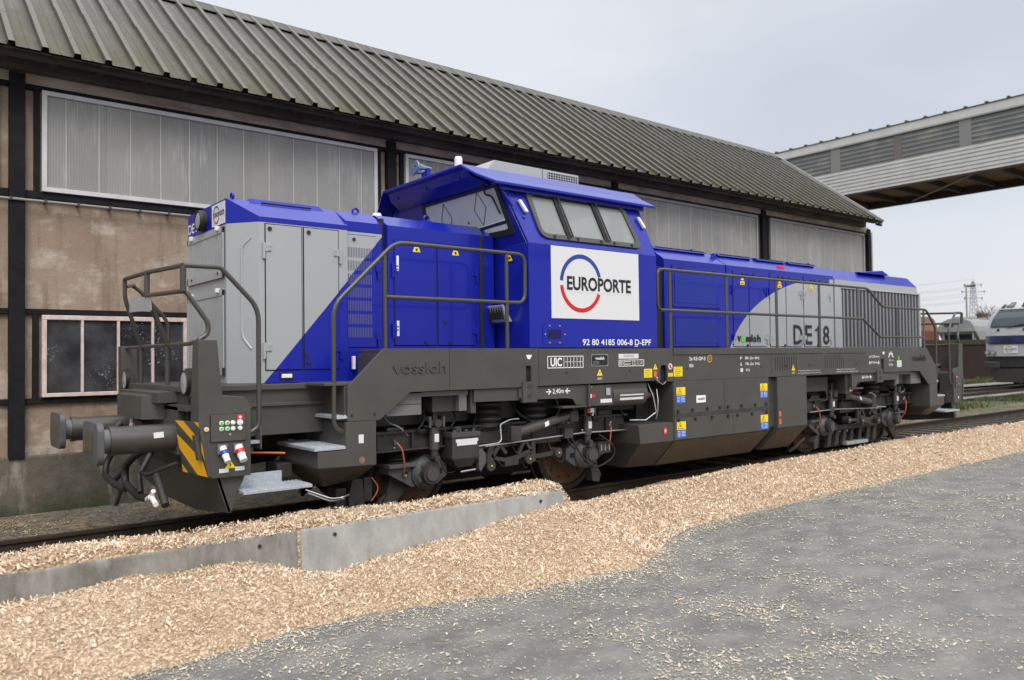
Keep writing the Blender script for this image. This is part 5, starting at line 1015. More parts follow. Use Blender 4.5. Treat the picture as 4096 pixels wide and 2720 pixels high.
# ------------------------------------------------------------------ enclosed conveyor bridge crossing beyond the shed
m = mat('bridge_cladding', (.50, .50, .485), .55, var=.08, vscale=2); 
m = mat('bridge_glazing', (.14, .15, .155), .25); g = G(m); c, x, y, z = g.pos(); w = g.math('SINE', g.math('MULTIPLY', z, 2*math.pi/.175)); n1 = g.ramp(g.noise(g.mapped(c, (1, .45, .9)), 1.1, 4), .50, .70); col = g.mix(g.math('MULTIPLY', n1, .6), (.115, .122, .125), (.40, .385, .30)); st_ = g.noise(g.mapped(c, (1, .25, 9)), 3, 4); col = g.mix(g.math('MULTIPLY', st_, .5), col, (.19, .185, .18)); col = g.mix(g.ramp(w, .80, 1.), col, (.035, .034, .03)); g.base(col); g.bump(w, .3, .02)
mat('bridge_floor', (.14, .078, .03), .8, var=.3, vscale=3); mat('bridge_beam', (.03, .015, .012), .7); mat('pink_post', (.14, .115, .105), .7)
BX = 30.0; kf = (BX+1.4144)/29.4144; Zf = lambda z: 1.7287+(z-1.7287)*kf
zb, zw0, zw1, zt = Zf(7.955), Zf(8.935), Zf(9.885), Zf(10.21); BY0, BY1 = -34, 34; BW = 3.7
br = empty('conveyor_bridge', (BX+BW/2, 4, zb), 'long white clad conveyor bridge with a dark glazed strip crossing high beyond the shed', 'conveyor bridge')
b = MB(); vs = []; nz = 7
zs = []
for k in range(nz):
    z0 = zb+(zw0-zb)*k/nz; h = (zw0-zb)/nz; zs += [(z0, 0.), (z0+h*.62, 0.), (z0+h*.68, .035), (z0+h*.94, .035)]
zs.append((zw0, 0.))
for X_, s in ((BX, 1), (BX+BW, -1)):
    vs = [(X_+s*o, BY0, z) for z, o in zs]+[(X_+s*o, BY1, z) for z, o in zs]; n = len(zs)
    b.add(vs, [(i, i+1, n+i+1, n+i) for i in range(n-1)], 'bridge_cladding')
b.build('cladding', br)
for X_ in (BX+.03, BX+BW-.03):
    b = MB(); b.box(X_-.015, X_+.015, BY0, BY1, zw0, zw1, 'bridge_glazing'); gl = b.build('glazed_strip', br)
    q = BY0+.8; i = 0
    while q < BY1 and X_ < BX+1:
        s = -1 if X_ < BX+1 else 1
        b = MB(); b.box(X_+s*.016, X_+s*.03, q, q+(.42 if i % 2 else .30), zw0, zw1, 'pale_bar' if i % 2 else 'pink_post'); b.build('mullion', gl); q += 2.55; i += 1
b = MB(); b.box(BX-.02, BX+.05, BY0, BY1, zw1, zt, 'bridge_cladding'); b.box(BX-.04, BX+.05, BY0, BY1, zw1-.03, zw1+.03, 'grey_trim'); b.box(BX+BW-.05, BX+BW+.02, BY0, BY1, zw1, zt, 'bridge_cladding'); b.build('fascia', br)
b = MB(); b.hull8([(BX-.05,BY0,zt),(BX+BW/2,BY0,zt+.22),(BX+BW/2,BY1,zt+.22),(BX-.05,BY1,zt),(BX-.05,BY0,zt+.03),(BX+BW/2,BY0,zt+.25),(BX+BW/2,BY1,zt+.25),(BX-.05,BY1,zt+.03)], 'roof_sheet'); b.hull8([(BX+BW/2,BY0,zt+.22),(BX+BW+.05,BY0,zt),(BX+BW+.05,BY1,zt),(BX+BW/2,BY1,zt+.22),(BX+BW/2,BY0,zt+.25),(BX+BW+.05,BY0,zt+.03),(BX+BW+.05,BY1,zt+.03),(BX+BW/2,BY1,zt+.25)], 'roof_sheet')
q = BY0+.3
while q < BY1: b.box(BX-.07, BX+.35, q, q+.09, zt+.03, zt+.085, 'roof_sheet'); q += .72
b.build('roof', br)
b = MB(); b.box(BX+.08, BX+BW-.08, BY0, BY1, zb+.20, zb+.25, 'bridge_floor'); b.box(BX+.0, BX+.10, BY0, BY1, zb-.06, zb+.02, 'bridge_beam'); b.box(BX+BW-.2, BX+BW, BY0, BY1, zb-.10, zb+.14, 'bridge_beam')
q = BY0+.5
while q < BY1: b.box(BX+.1, BX+BW-.1, q, q+.12, zb-.02, zb+.20, 'bridge_beam'); q += 1.3
q = BY0
while q < BY1-4: b.cyl((BX+.1,q,zb-.02),(BX+BW-.1,q+3.9,zb-.02),.035,'conduit_grey',n=6); q += 6.5
b.build('floor', br)
# ------------------------------------------------------------------ silver locomotive on the next track
SF = 41/39.
def w2(y, z, x=41.): # measured in the plane x = 41, scaled out to the track
    return (CAMP.x+(x-CAMP.x)*SF, CAMP.y+(y-CAMP.y)*SF, CAMP.z+(z-CAMP.z)*SF)
LX = w2(0, 0)[0]; yl = w2(9.03, 0)[1]; LYC = yl-1.55
mat('silver_paint', (.42, .425, .435), .4, var=.05, coat=.3); mat('dark_blue_paint', (.011, .014, .085), .35, coat=.3); mat('screen_far', (.09, .115, .125), .08)
l2 = empty('diesel_locomotive', (LX+6, LYC, .03), 'silver main line locomotive with a dark blue band, front seen at the right edge', 'locomotive')
b = MB(); HW = 1.53
# front profile in x (offset from nose) by height, then swept across with rounded corners
prof = [(1.55,.0),(2.10,.0),(2.25,-.02),(2.62,.0),(2.78,.03),(3.08,.08),(3.55,.20),(3.92,.36),(4.14,.55),(4.32,.85),(4.44,1.4),(4.48,3.0)]
def wid(z): return HW if z < 2.7 else HW-(z-2.7)*.09 if z < 3.2 else HW-.045-(z-3.2)**1.6*.55
cols = 13; vs = []; fs = []
for z_, ox in prof:
    w_ = wid(z_)
    for k in range(cols):
        t = -1+2*k/(cols-1); rx = .42*max(0, abs(t)-.62)**2/.38**2*1.0
        vs.append((LX+ox+rx, LYC+t*w_, z_))
n = len(prof)
for i in range(n-1):
    for k in range(cols-1): fs.append((i*cols+k, i*cols+k+1, (i+1)*cols+k+1, (i+1)*cols+k))
b.add(vs, fs, 'silver_paint', True)
for s in (0, cols-1):    # sides back to x + 16
    for i in range(n-1):
        a, c_ = vs[i*cols+s], vs[(i+1)*cols+s]; b.add([a, c_, (LX+16, c_[1], c_[2]), (LX+16, a[1], a[2])], [(0,1,2,3)], 'silver_paint')
top = [vs[(n-1)*cols+k] for k in range(cols)]; b.add(top+[(LX+16, p[1], p[2]) for p in top], [(k, k+1, cols+k+1, cols+k) for k in range(cols-1)], 'silver_paint', True)
body2 = b.build('body', l2)
def nose(t, z, d=.02):  # point on the nose at lateral t (-1..1, + = far side/left in view) and height z
    zs_ = [p[0] for p in prof]; ox = float(np.interp(z, zs_, [p[1] for p in prof])); rx = .42*max(0, abs(t)-.62)**2/.38**2
    return Vector((LX+ox+rx-d, LYC+t*wid(z), z))
def patch(b, t0, t1, z0, z1, mk, d=.02, n=10, m_=5, tl=None):
    vs = []
    for j in range(m_+1):
        z_ = z0+(z1-z0)*j/m_; a, c_ = (t0, t1) if tl is None else (t0+(tl[0]-t0)*j/m_, t1+(tl[1]-t1)*j/m_)
        for i in range(n+1): vs.append(nose(a+(c_-a)*i/n, z_, d))
    b.add(vs, [(j*(n+1)+i, j*(n+1)+i+1, (j+1)*(n+1)+i+1, (j+1)*(n+1)+i) for j in range(m_) for i in range(n)], mk, True)
ZZ = lambda z: w2(0, z)[2]
b = MB(); patch(b, -.80, .80, ZZ(2.965), ZZ(3.74), 'black_rubber', .03, tl=(-.72,.72)); patch(b, -.76, .76, ZZ(3.0), ZZ(3.70), 'screen_far', .045, tl=(-.69,.69)); b.build('windscreen', l2)
b = MB(); patch(b, -1, 1, ZZ(2.20), ZZ(2.55), 'dark_blue_paint', .03, n=20); patch(b, -.86, .86, ZZ(2.14), ZZ(2.22), 'dark_blue_paint', .028, n=16); patch(b, .1, .42, ZZ(2.27), ZZ(2.44), 'letter_black', .045); b.build('nose_band', l2)
b = MB(); patch(b, -.75, .75, ZZ(3.78), ZZ(3.83), 'dark_void', .03); patch(b, .16, .50, ZZ(3.92), ZZ(4.18), 'black_rubber', .04, tl=(.18,.46)); patch(b, .20, .44, ZZ(3.95), ZZ(4.14), 'screen_far', .06, tl=(.22,.42)); patch(b, -.5, -.16, ZZ(3.92), ZZ(4.18), 'black_rubber', .04, tl=(-.46,-.18)); patch(b, .56, .72, ZZ(3.90), ZZ(4.08), 'black_rubber', .04); b.build('roof_light', l2)
b = MB(); patch(b, -.74, .74, ZZ(2.72), ZZ(2.725), 'light_grey_box', .03); patch(b, -.74, .74, ZZ(2.93), ZZ(2.94), 'light_grey_box', .03)
for t in (.52, -.25): q = nose(t, ZZ(2.83), 0); b.cyl(q+Vector((-.06,0,0)), q, .06, 'black_rubber', n=14)
b.tube([nose(.25,ZZ(2.92),.06),nose(.0,ZZ(3.02),.07),nose(-.35,ZZ(3.1),.07)], .02, 'black_rubber'); b.build('wiper', l2)
for t in (.79, -.79):
    b = MB(); 
    for dt in (.10, -.12):
        q = nose(t+dt*(1 if t > 0 else -1), ZZ(1.74), 0); b.cyl(q+Vector((-.13,0,0)), q+Vector((.15,0,0)), .125, 'light_grey_box', n=22); b.cyl(q+Vector((-.14,0,0)), q+Vector((-.13,0,0)), .09, 'lamp_lens', n=20)
    b.build('headlight', l2)
b = MB(); lo, hi = nose(.36, ZZ(1.70), .02), nose(-.06, ZZ(2.07), .02); X_ = min(lo.x, hi.x)-.005
b.box(X_, X_+.012, hi.y, lo.y, lo.z, hi.z, 'white_paint'); cy_ = (lo.y*.62+hi.y*.38); cz_ = (lo.z+hi.z)/2
arc_strip(b, (X_-.003,cy_,cz_), UYm, UZ, .14, .14, 10, 350, .022, 'letter_black'); text('EUROPORTE', (X_-.004, lo.y-.07, cz_-.04), UYm, UZ, (lo.y-hi.y)*.80, .075, 'letter_black', mb=b, bold=.02); b.build('logo_panel', l2)
b = MB(); b.box(LX+.15, LX+15.5, LYC-1.35, LYC+1.35, ZZ(1.02), 1.56, 'bogie_grey'); b.box(LX+.3, LX+.5, LYC-1.2, LYC+1.2, ZZ(.38), ZZ(1.0), 'bogie_grey'); b.prism([(LYC-1.25,ZZ(.95)),(LYC+1.25,ZZ(.95)),(LYC+1.0,.22),(LYC-1.0,.22)], 'x', LX+.05, LX+.3, 'dark_steel'); b.box(LX+1.2, LX+15, LYC-1.2, LYC+1.2, .42, 1.1, 'dark_steel'); b.build('underframe', l2, .02)
for s in (1, -1):
    b = MB(); b.cyl((LX-.55,LYC+s*.9,1.1),(LX+.2,LYC+s*.9,1.1),.14,'bogie_grey'); b.box(LX-.62, LX-.52, LYC+s*.9-.36, LYC+s*.9+.36, .93, 1.28, 'bogie_grey'); b.build('buffer', l2, .04)
for x_ in (2.2, 4.0, 11.2, 13.0):
    b = MB()
    for s in (1, -1): b.lathe([(-.065,.0),(-.065,.5),(.065,.5),(.065,0)], (LX+x_,LYC+s*.75,.55), 'y', 'tyre_steel', n=28)
    b.build('wheel', l2)
# ------------------------------------------------------------------ low wall, wagons and things on the skyline
mat('brick_red', (.020, .008, .006), .9, var=.3, vscale=6, bump=.3); mat('coping', (.03, .026, .016), .9, var=.4, vscale=4, bump=.4); mat('wagon_grey', (.22, .228, .228), .5, var=.1, vscale=1.5); mat('wagon_brown', (.13, .030, .018), .7, var=.15); mat('wagon_tan', (.22, .125, .07), .7, var=.1); mat('graffiti_red', (.42, .06, .03), .6, var=.2); mat('graffiti_yellow', (.55, .45, .02), .6); mat('graffiti_teal', (.16, .22, .22), .6)
dv = Vector((1.82,-1.44)).normalized(); p0 = Vector((59.86,18.29))-dv*9; p1 = Vector((59.86,18.29))+dv*14; nv = Vector((-dv.y, dv.x))*-1.
def wallbox(b, z0, z1, t0, t1, mk):
    q = [p0+Vector((-nv.x,-nv.y))*-t0, p1+Vector((-nv.x,-nv.y))*-t0, p1+Vector((-nv.x,-nv.y))*-t1, p0+Vector((-nv.x,-nv.y))*-t1]
    b.hull8([(a.x, a.y, z0) for a in q]+[(a.x, a.y, z1) for a in q], mk)
b = MB(); wallbox(b, -.2, 2.35, 0, -.5, 'brick_red'); wallbox(b, 2.35, 2.72, .08, -.58, 'coping'); tag(b.build('brick_wall'), 'low dark red brick wall with mossy coping in front of the wagons', 'wall')
def far_wagon(x0, x1, yn, zt, zb_, label, end_mk, kind):
    w = empty('freight_wagon', ((x0+x1)/2, yn+1.4, zb_-1.6), label, 'wagon', 'wagons behind the brick wall')
    pr_ = [(yn,zb_),(yn,zt-1.05),(yn+.16,zt-.55),(yn+.55,zt-.15),(yn+1.4,zt),(yn+2.25,zt-.15),(yn+2.64,zt-.55),(yn+2.8,zt-1.05),(yn+2.8,zb_)]
    b = MB(); b.prism(pr_, 'x', x0, x1, kind); b.build('body', w, .02)
    b = MB(); b.box(x0-.4, x1+.4, yn+.3, yn+2.5, zb_-.55, zb_, 'dark_steel')
    for q in (x0+1.2, x0+3.0, x1-3.0, x1-1.2):
        b.lathe([(-.06,0),(-.06,.46),(.06,.46),(.06,0)], (q,yn+.65,zb_-1.1), 'y', 'tyre_steel', n=20); b.lathe([(-.06,0),(-.06,.46),(.06,.46),(.06,0)], (q,yn+2.15,zb_-1.1), 'y', 'tyre_steel', n=20)
    b.build('underframe', w); return w
# grey hopper: sloping end shows black hopper mouths under the vault
gx, gy = 78.0, 25.49-2.0; 
w = empty('freight_wagon', (gx+6, gy+1.4, 1.0), 'pale grey round-roofed hopper wagon with a red patch above the wall', 'wagon', 'wagons behind the brick wall')
zt = 5.05
pr_ = [(gy,3.75),(gy+.10,4.25),(gy+.45,4.72),(gy+1.0,4.97),(gy+1.7,zt),(gy+2.4,4.97),(gy+2.95,4.72),(gy+3.3,4.25),(gy+3.4,3.75)]
b = MB(); b.prism(pr_, 'x', gx-.2, gx+14, 'wagon_grey'); b.hull8([(gx+1.6,gy+.0,2.3),(gx+14,gy+.0,2.3),(gx+14,gy+3.3,2.3),(gx+1.6,gy+3.3,2.3),(gx-.1,gy,3.75),(gx+14,gy,3.75),(gx+14,gy+3.4,3.75),(gx-.1,gy+3.4,3.75)], 'wagon_grey'); b.box(gx-.25, gx-.2, gy+1.9, gy+2.7, 4.25, 4.55, 'dark_steel')
for q in (0, 2.2, 5): b.box(gx+q, gx+q+.9, gy+1.3, gy+2.1, zt-.02, zt+.12, 'grey_trim')
b.build('body', w, .02)
b = MB(); b.box(gx-.3, gx+14.3, gy+.2, gy+3.2, 1.9, 2.3, 'dark_steel'); b.box(gx+.2, gx+1.4, gy+.5, gy+2.9, 2.3, 3.7, 'dark_void')
for q in (.3, 1.6, 2.9): b.cyl((gx+.05,gy+q,2.3),(gx+.05,gy+q,3.75),.09,'wagon_grey',n=8); b.cyl((gx+.05,gy+q,2.3),(gx+.9,gy+q,3.75),.07,'wagon_grey',n=8)
b.build('underframe', w)
b = MB()
for k, (r_, mk_) in enumerate(((1.0,'graffiti_yellow'),(.85,'graffiti_red'))): b.poly([(gx+4.0+r_*1.25*math.cos(R(a)), gy-.012-k*.01, 2.42+r_*math.sin(R(a))) for a in range(0, 181, 12)], mk_)
b.box(gx+2.0, gx+13.5, gy-.008, gy, 3.0, 3.6, 'graffiti_teal'); b.build('painted_patch', w)
w = empty('freight_wagon', (62, 24.0, 1.0), 'brown covered wagon with a tan upper side just behind the locomotive end', 'wagon', 'wagons behind the brick wall')
bx1, by = 67.55, 22.35
b = MB(); b.prism([(by,1.9),(by,3.55),(by,3.56),(by+2.8,3.56),(by+2.8,1.9)], 'x', bx1-12, bx1, 'wagon_brown'); b.build('body', w)
b = MB(); b.prism([(bx1-12,3.56),(bx1,3.56),(bx1-.25,4.05),(bx1-.75,4.55),(bx1-1.3,4.75),(bx1-11,4.75),(bx1-12,4.0)], 'y', by+.02, by+2.78, 'wagon_tan'); b.build('roof', w, .03)
b = MB(); b.box(bx1-12, bx1+.3, by+.3, by+2.5, 1.3, 1.9, 'dark_steel'); b.build('underframe', w)
# lattice pylon
mat('pylon_steel', (.25, .26, .27), .6)
py = empty('electricity_pylon', (441.2, 163.9, 0), 'tall lattice electricity pylon with three cross arms on the skyline', 'pylon')
C0 = Vector((441.2,163.9,0)); ax_ = Vector((.78,-.624,0)); az_ = Vector((.624,.78,0))
b = MB(); lv = [0,6,12,17,21.5,25.5,29,32,34.5,37,39]
wdt = lambda z: 3.1*(1-z/41)**.9+.75 if z < 37 else 1.0*(1-(z-37)/3.2)+.05
def cn(z, i): w_ = wdt(z)/2*1.25; s = ((1,1),(1,-1),(-1,-1),(-1,1))[i]; return C0+ax_*(s[0]*w_)+az_*(s[1]*w_)+Vector((0,0,z))
for k in range(len(lv)-1):
    for i in range(4):
        b.cyl(cn(lv[k],i), cn(lv[k+1],i), .13, 'pylon_steel', n=5); b.cyl(cn(lv[k],i), cn(lv[k+1],(i+1) % 4), .07, 'pylon_steel', n=4); b.cyl(cn(lv[k],(i+1) % 4), cn(lv[k+1],i), .07, 'pylon_steel', n=4)
b.cyl(C0+Vector((0,0,39)), C0+Vector((0,0,40.2)), .12, 'pylon_steel', n=5); b.build('tower', py)
tips = []
for z_, h_ in ((36.9,4.3),(33.4,5.8),(30.0,4.5)):
    b = MB()
    for s in (1, -1):
        tip = C0+ax_*(s*h_)+Vector((0,0,z_)); tips.append(tip)
        b.cyl(C0+ax_*(s*.5)+Vector((0,0,z_+.9)), tip, .10, 'pylon_steel', n=5); b.cyl(C0+ax_*(s*.5)+Vector((0,0,z_-.1)), tip, .10, 'pylon_steel', n=5); b.cyl(tip, tip+Vector((0,0,-1.2)), .12, 'pylon_steel', n=5); b.cyl(tip+Vector((0,0,.0)), tip+Vector((0,0,.55)), .40, 'dark_steel', n=8)
    b.build('cross_arm', py)
tips.append(C0+Vector((0,0,40)))
for i, tp in enumerate(tips):
    b = MB(); e = tp+Vector((-170, 185, 3 if i < 6 else 2)); pts = []
    for k in range(17): t = k/16; q = tp.lerp(e, t); q.z -= 7*4*t*(1-t)+1.2*(i < 6); pts.append(q)
    b.tube(pts, .05, 'wire_grey', n=4); tag(b.build('power_line'), 'thin power line strung from the pylon to the left across the sky', 'power line', 'power lines from the pylon')
# yard lamp, chimney and bare tree
b = MB(); sl_ = empty('street_lamp', (102.6,33.9,0), 'tall grey lamp post with one drooping head in front of the pylon', 'street lamp')
b.cyl((102.6,33.9,-.2),(102.55,33.93,9.9),.13,'conduit_grey',r1=.09,n=10); b.build('post', sl_)
b = MB(); b.tube([(102.55,33.93,9.8),(102.3,34.1,10.0),(102.9,33.6,10.0)],.07,'conduit_grey'); b.build('arm', sl_)
b = MB(); b.hull8([(102.6,33.75,9.8),(103.4,33.15,9.85),(103.5,33.35,9.85),(102.7,33.95,9.8),(102.6,33.75,10.05),(103.4,33.15,10.15),(103.5,33.35,10.15),(102.7,33.95,10.05)],'dark_steel'); b.build('lamp_head', sl_, .05)
mat('chimney_brick', (.12, .075, .065), .9, var=.2)
b = MB(); b.cyl((129.3,42.0,-.2),(129.1,42.2,7.6),.85,'chimney_brick',r1=.75,n=16); b.cyl((129.1,42.2,7.45),(129.1,42.2,7.75),.85,'chimney_brick',n=16); tag(b.build('chimney'), 'short brown brick chimney beside the bare tree', 'chimney')
mat('bark', (.07, .06, .05), .9, var=.2)
tr = empty('bare_tree', (141.5,45.1,0), 'leafless tree with fine twigs behind the silver locomotive', 'tree')
tb = MB(); cbm = MB()
def grow(p, d, L, r, lev):
    q = p+d*L; (tb if lev < 2 else cbm).cyl(p, q, r, 'bark', r1=r*.72, n=6 if lev < 3 else 4, caps=False)
    if lev == 5: return
    for k in range(3 if lev else 5):
        nd = (d+Vector((random.uniform(-.65,.65), random.uniform(-.65,.65), random.uniform(-.15,.5)))).normalized(); grow(q if k else p.lerp(q,.8), nd, L*random.uniform(.62,.85), r*.62, lev+1)
grow(Vector((141.5,45.1,-.2)), Vector((0,0,1)), 3.0, .28, 0); tb.build('trunk', tr); cbm.build('crown', tr)
# ------------------------------------------------------------------ concrete kerb blocks
m = mat('block_concrete', (.36, .365, .36), .85); g = G(m); c, x, y, z = g.pos()
a = g.ramp(g.noise(g.mapped(c, (1.3, 1, .9)), 2.4, 7, .68), .36, .64); a2 = g.ramp(g.noise(g.mapped(c, (4, 1, 1.2)), 1.9, 6), .52, .72); f_ = g.noise(c, 45, 4); h_ = g.ramp(g.noise(c, 60, 2), .70, .74)
col = g.mix(a, (.25, .25, .24), (.40, .40, .385)); col = g.mix(g.math('MULTIPLY', a2, .5), col, (.42, .42, .41)); rs = g.math('MULTIPLY', g.ramp(g.noise(g.mapped(c, (5, 1, .5)), 1.1, 5), .62, .72), .6); col = g.mix(rs, col, (.27, .19, .12)); col = g.mix(g.math('MULTIPLY', h_, .6), col, (.09, .08, .07)); col = g.mix(g.math('MULTIPLY', f_, .2), col, (.12, .12, .12)); g.base(col); g.bump(g.math('ADD', f_, g.noise(c, 7, 3)), .25, .01)
m2 = m.copy(); m2.name = 'block_concrete_stained'; MATS['block_concrete_stained'] = m2
for n_ in m2.node_tree.nodes:
    if n_.type == 'MIX' and not n_.inputs['A'].is_linked: n_.inputs['A'].default_value = (.115, .108, .09, 1); n_.inputs['B'].default_value = (.26, .25, .225, 1)
def kblock(x0, x1, mk, label, tilt=0.):
    t = empty('concrete_block', ((x0+x1)/2, -.57, -.12), label, 'concrete block', 'concrete blocks in the wood chips')
    b = MB(); z1 = .35; b.prism([(-.80,-.12),(-.77,z1-.015),(-.755,z1),(-.385,z1),(-.37,z1-.015),(-.34,-.12)], 'x', x0, x1, mk); b.build('block', t, .012)
    for q in (x0+.30, x1-.32):
        b = MB(); b.cyl((q,-.788,.265),(q,-.770,.265),.016,'rust_wheel',n=14); b.cyl((q,-.792,.265),(q,-.786,.265),.008,'dark_void',n=10); b.build('lifting_socket', t)
    return t
kblock(1.305, 4.22, 'block_concrete', 'pale grey concrete block with rusty sockets, the right one ending at the wheels')
kblock(-1.55, 1.275, 'block_concrete_stained', 'darker stained concrete block at the left, half buried in wood chips')
# ------------------------------------------------------------------ wood chips
def fbm(x, y, seed, sc, octs=4):
    r_ = np.random.default_rng(seed); out = np.zeros_like(x); amp = 1.; tot = 0
    for o in range(octs):
        for k in range(5):
            a_ = r_.uniform(0, 2*np.pi); ph = r_.uniform(0, 2*np.pi); f_ = sc*2**o*r_.uniform(.7, 1.3)
            out += amp*np.sin((x*np.cos(a_)+y*np.sin(a_))*f_+ph)/5
        tot += amp; amp *= .55
    return out/tot*2.0
toe_x = [-8,-1.2,-.3,.4,1.0,1.8,2.4,3.1,3.8,4.35,4.85,5.5,6.2,8.5,12,26,60]; toe_y = [-2.1,-2.05,-1.93,-1.86,-1.83,-1.93,-2.05,-2.17,-2.24,-1.98,-1.72,-1.56,-1.46,-1.38,-1.38,-1.36,-1.36]
fx_ = [-8,-.8,-.3,-.02,.25,.52,.81,1.02,1.37,1.64,2.0,2.87,3.48,4.1]; fh_ = [.15,.155,.165,.205,.165,.17,.165,.11,-.03,-.06,0.,.06,.15,.185]
def chip_h(x, y):
    """height of the chip surface"""
    toe = np.interp(x, toe_x, toe_y)+.05*fbm(x, y, 3, 3.0); front = np.interp(x, fx_, fh_)
    t = np.clip((y-toe)/(-.78-toe), 0, None)
    hA = -.13+(front+.13)*np.clip(t, 0, 1)**.85                              # slope in front of the blocks
    hA = hA+np.where(t < 1, 0.06*np.sin(np.clip(t,0,1)*np.pi)*(1+fbm(x, y, 5, 2.2)), 0)
    topm = .352+.032*(1+fbm(x, y*1.5, 8, 5.0))+np.clip(.35-x,0,1.2)*.02                              # strip lying on the blocks
    back = np.clip((y+.36)/(.28+.35*np.clip(.4-x,0,1)), 0, 1); wob = .12*fbm(x, y, 9, 2.5)
    hB = np.where(y < -.36, np.where(y > -.775, topm*1.0-.05*np.clip((-.70-y)/.075,0,1), hA), topm-(topm+.19)*np.clip(back*(1+wob*0), 0, 1)**.7)
    hB = np.where(y > .25, -.19, hB)
    crest = np.interp(x, [4.2,4.6,5.4,7,9,13,20,40], [.17,.12,.05,.15,.21,.24,.23,.23])
    tc_ = np.clip((y-toe)/(-.42-toe), 0, 1); dn = np.clip((y+.42)/1.05, 0, 1)
    hC = np.where(y < -.42, -.13+(crest+.13)*tc_**.8, crest-(crest+.19)*dn**1.1)
    patch_ = np.exp(-((x-7.4)/1.3)**2-((y-.45)/.22)**2)*.10
    hC = hC+.035*fbm(x, y, 12, 2.6)*np.clip(tc_*2,0,1)*(1-dn)+patch_
    s = np.clip((x-4.20)/.22, 0, 1); s = s*s*(3-2*s)
    return hB*(1-s)+hC*s
gz_ok = lambda a, b_: (b_ < -.82) | (b_ > -.70)
XS = np.concatenate([np.arange(-3.2, 4.0, .035), np.arange(4.0, 8, .045), np.arange(8, 16, .08), np.arange(16, 40, .2)]); YS = np.concatenate([np.arange(-2.45, -.80, .035), [-.785,-.775,-.76], np.arange(-.74, .8, .035)])
gx_, gy_ = np.meshgrid(XS, YS, indexing='ij'); gz = chip_h(gx_, gy_)+rng.normal(0, .007, gx_.shape)+np.where(gz_ok(gx_, gy_), .014*fbm(gx_, gy_, 61, 9.)+.014*fbm(gx_, gy_, 62, 24.), 0)
gz = np.where(chip_h(gx_, gy_) < -.108, np.minimum(gz, -.135), gz)
nx_, ny_ = gx_.shape
m = mat('chip_bed', (.45, .31, .18), .95); g = G(m); c, x, y, z = g.pos(); vo = g.n('ShaderNodeTexVoronoi', {'Vector': g.mapped(c, (1, 1.4, 1)), 'Scale': 38.}); vr = g.n('ShaderNodeSeparateColor', {0: vo.outputs['Color']}).outputs[0]
col = g.mix(vr, (.40, .275, .165), (.76, .60, .44)); col = g.mix(g.math('MULTIPLY', g.ramp(vo.outputs['Distance'], .35, .75), .6), col, (.30, .20, .12)); big = g.ramp(g.noise(c, 1.2, 5), .42, .64); col = g.mix(g.math('MULTIPLY', big, .35), col, (.28, .18, .09)); g.base(col); g.bump(vo.outputs['Distance'], 1., .03)  # gaps between chips darkened in colour as painted crevice shade
m = mat('wood_chip', (.6, .42, .25), .85); g = G(m); rnd = g.n('ShaderNodeNewGeometry').outputs['Random Per Island']
rp = g.n('ShaderNodeValToRGB', {0: rnd}); cr_ = rp.color_ramp; cr_.elements[0].color = (.44, .32, .205, 1); cr_.elements[1].color = (.84, .73, .60, 1)
for p_, c_ in ((.06, (.54, .395, .26)), (.25, (.66, .505, .36)), (.6, (.74, .595, .45)), (.85, (.79, .665, .525))):
    e_ = cr_.elements.new(p_); e_.color = (*c_, 1)
cc, xx_, yy_, zz_ = g.pos(); dk = g.ramp(g.math('ADD', g.math('MULTIPLY', g.noise(cc, 1.6, 4), .55), g.math('MULTIPLY', g.noise(cc, 7, 3), .45)), .50, .66)
g.base(g.mix(g.math('MULTIPLY', dk, .65), rp.outputs[0], (.40, .265, .15)))
m = mat('old_chip', (.3, .25, .16), .9); g = G(m); rnd = g.n('ShaderNodeNewGeometry').outputs['Random Per Island']; g.base(g.mix(rnd, (.16, .115, .055), (.44, .36, .23)))
verts = [np.stack([gx_.ravel(), gy_.ravel(), gz.ravel()], 1)]; idx = np.arange(nx_*ny_).reshape(nx_, ny_)
keep = (gz[:-1,:-1] > -.185) | (gz[1:,1:] > -.185)
q = np.stack([idx[:-1,:-1], idx[1:,:-1], idx[1:,1:], idx[:-1,1:]], -1)[keep]
def scatter(n, xr, yr, dens, smin, smax, tilt, zfun, off):
    """n thin bent flakes lying on zfun; returns verts (n,6,3) for two quads each"""
    x = np.empty(0); y = np.empty(0)
    while len(x) < n:
        a = rng.uniform(*xr, n); b_ = rng.uniform(*yr, n); k = rng.random(n) < dens(a, b_); x = np.concatenate([x, a[k]]); y = np.concatenate([y, b_[k]])
    x, y = x[:n], y[:n]; L = rng.uniform(smin, smax, n)*rng.choice([.6,.8,1,1.4], n, p=[.3,.35,.25,.1]); W = np.minimum(L*rng.uniform(.10, .5, n), .016)
    th = rng.uniform(0, 2*np.pi, n); pi_ = rng.normal(0, tilt, n); ro = rng.normal(0, tilt, n)
    u = np.stack([np.cos(th)*np.cos(pi_), np.sin(th)*np.cos(pi_), np.sin(pi_)], 1); w0 = np.stack([-np.sin(th), np.cos(th), np.zeros(n)], 1); nn2 = np.cross(u, w0)
    w = w0*np.cos(ro)[:, None]+nn2*np.sin(ro)[:, None]; nn2 = np.cross(u, w)
    P = np.stack([x, y, zfun(x, y)+off+np.abs(np.sin(pi_))*L*.3], 1); bend = (rng.normal(0, .12, n)*L)[:, None]
    out_ = np.empty((n, 6, 3)); e = (L/2)[:, None]; h = (W/2)[:, None]; tp = rng.uniform(.35, 1, n)[:, None]
    out_[:,0] = P-u*e-w*h*tp; out_[:,1] = P-u*e+w*h*tp; out_[:,2] = P-w*h+nn2*bend; out_[:,3] = P+w*h+nn2*bend; out_[:,4] = P+u*e-w*h*tp; out_[:,5] = P+u*e+w*h*tp
    return out_
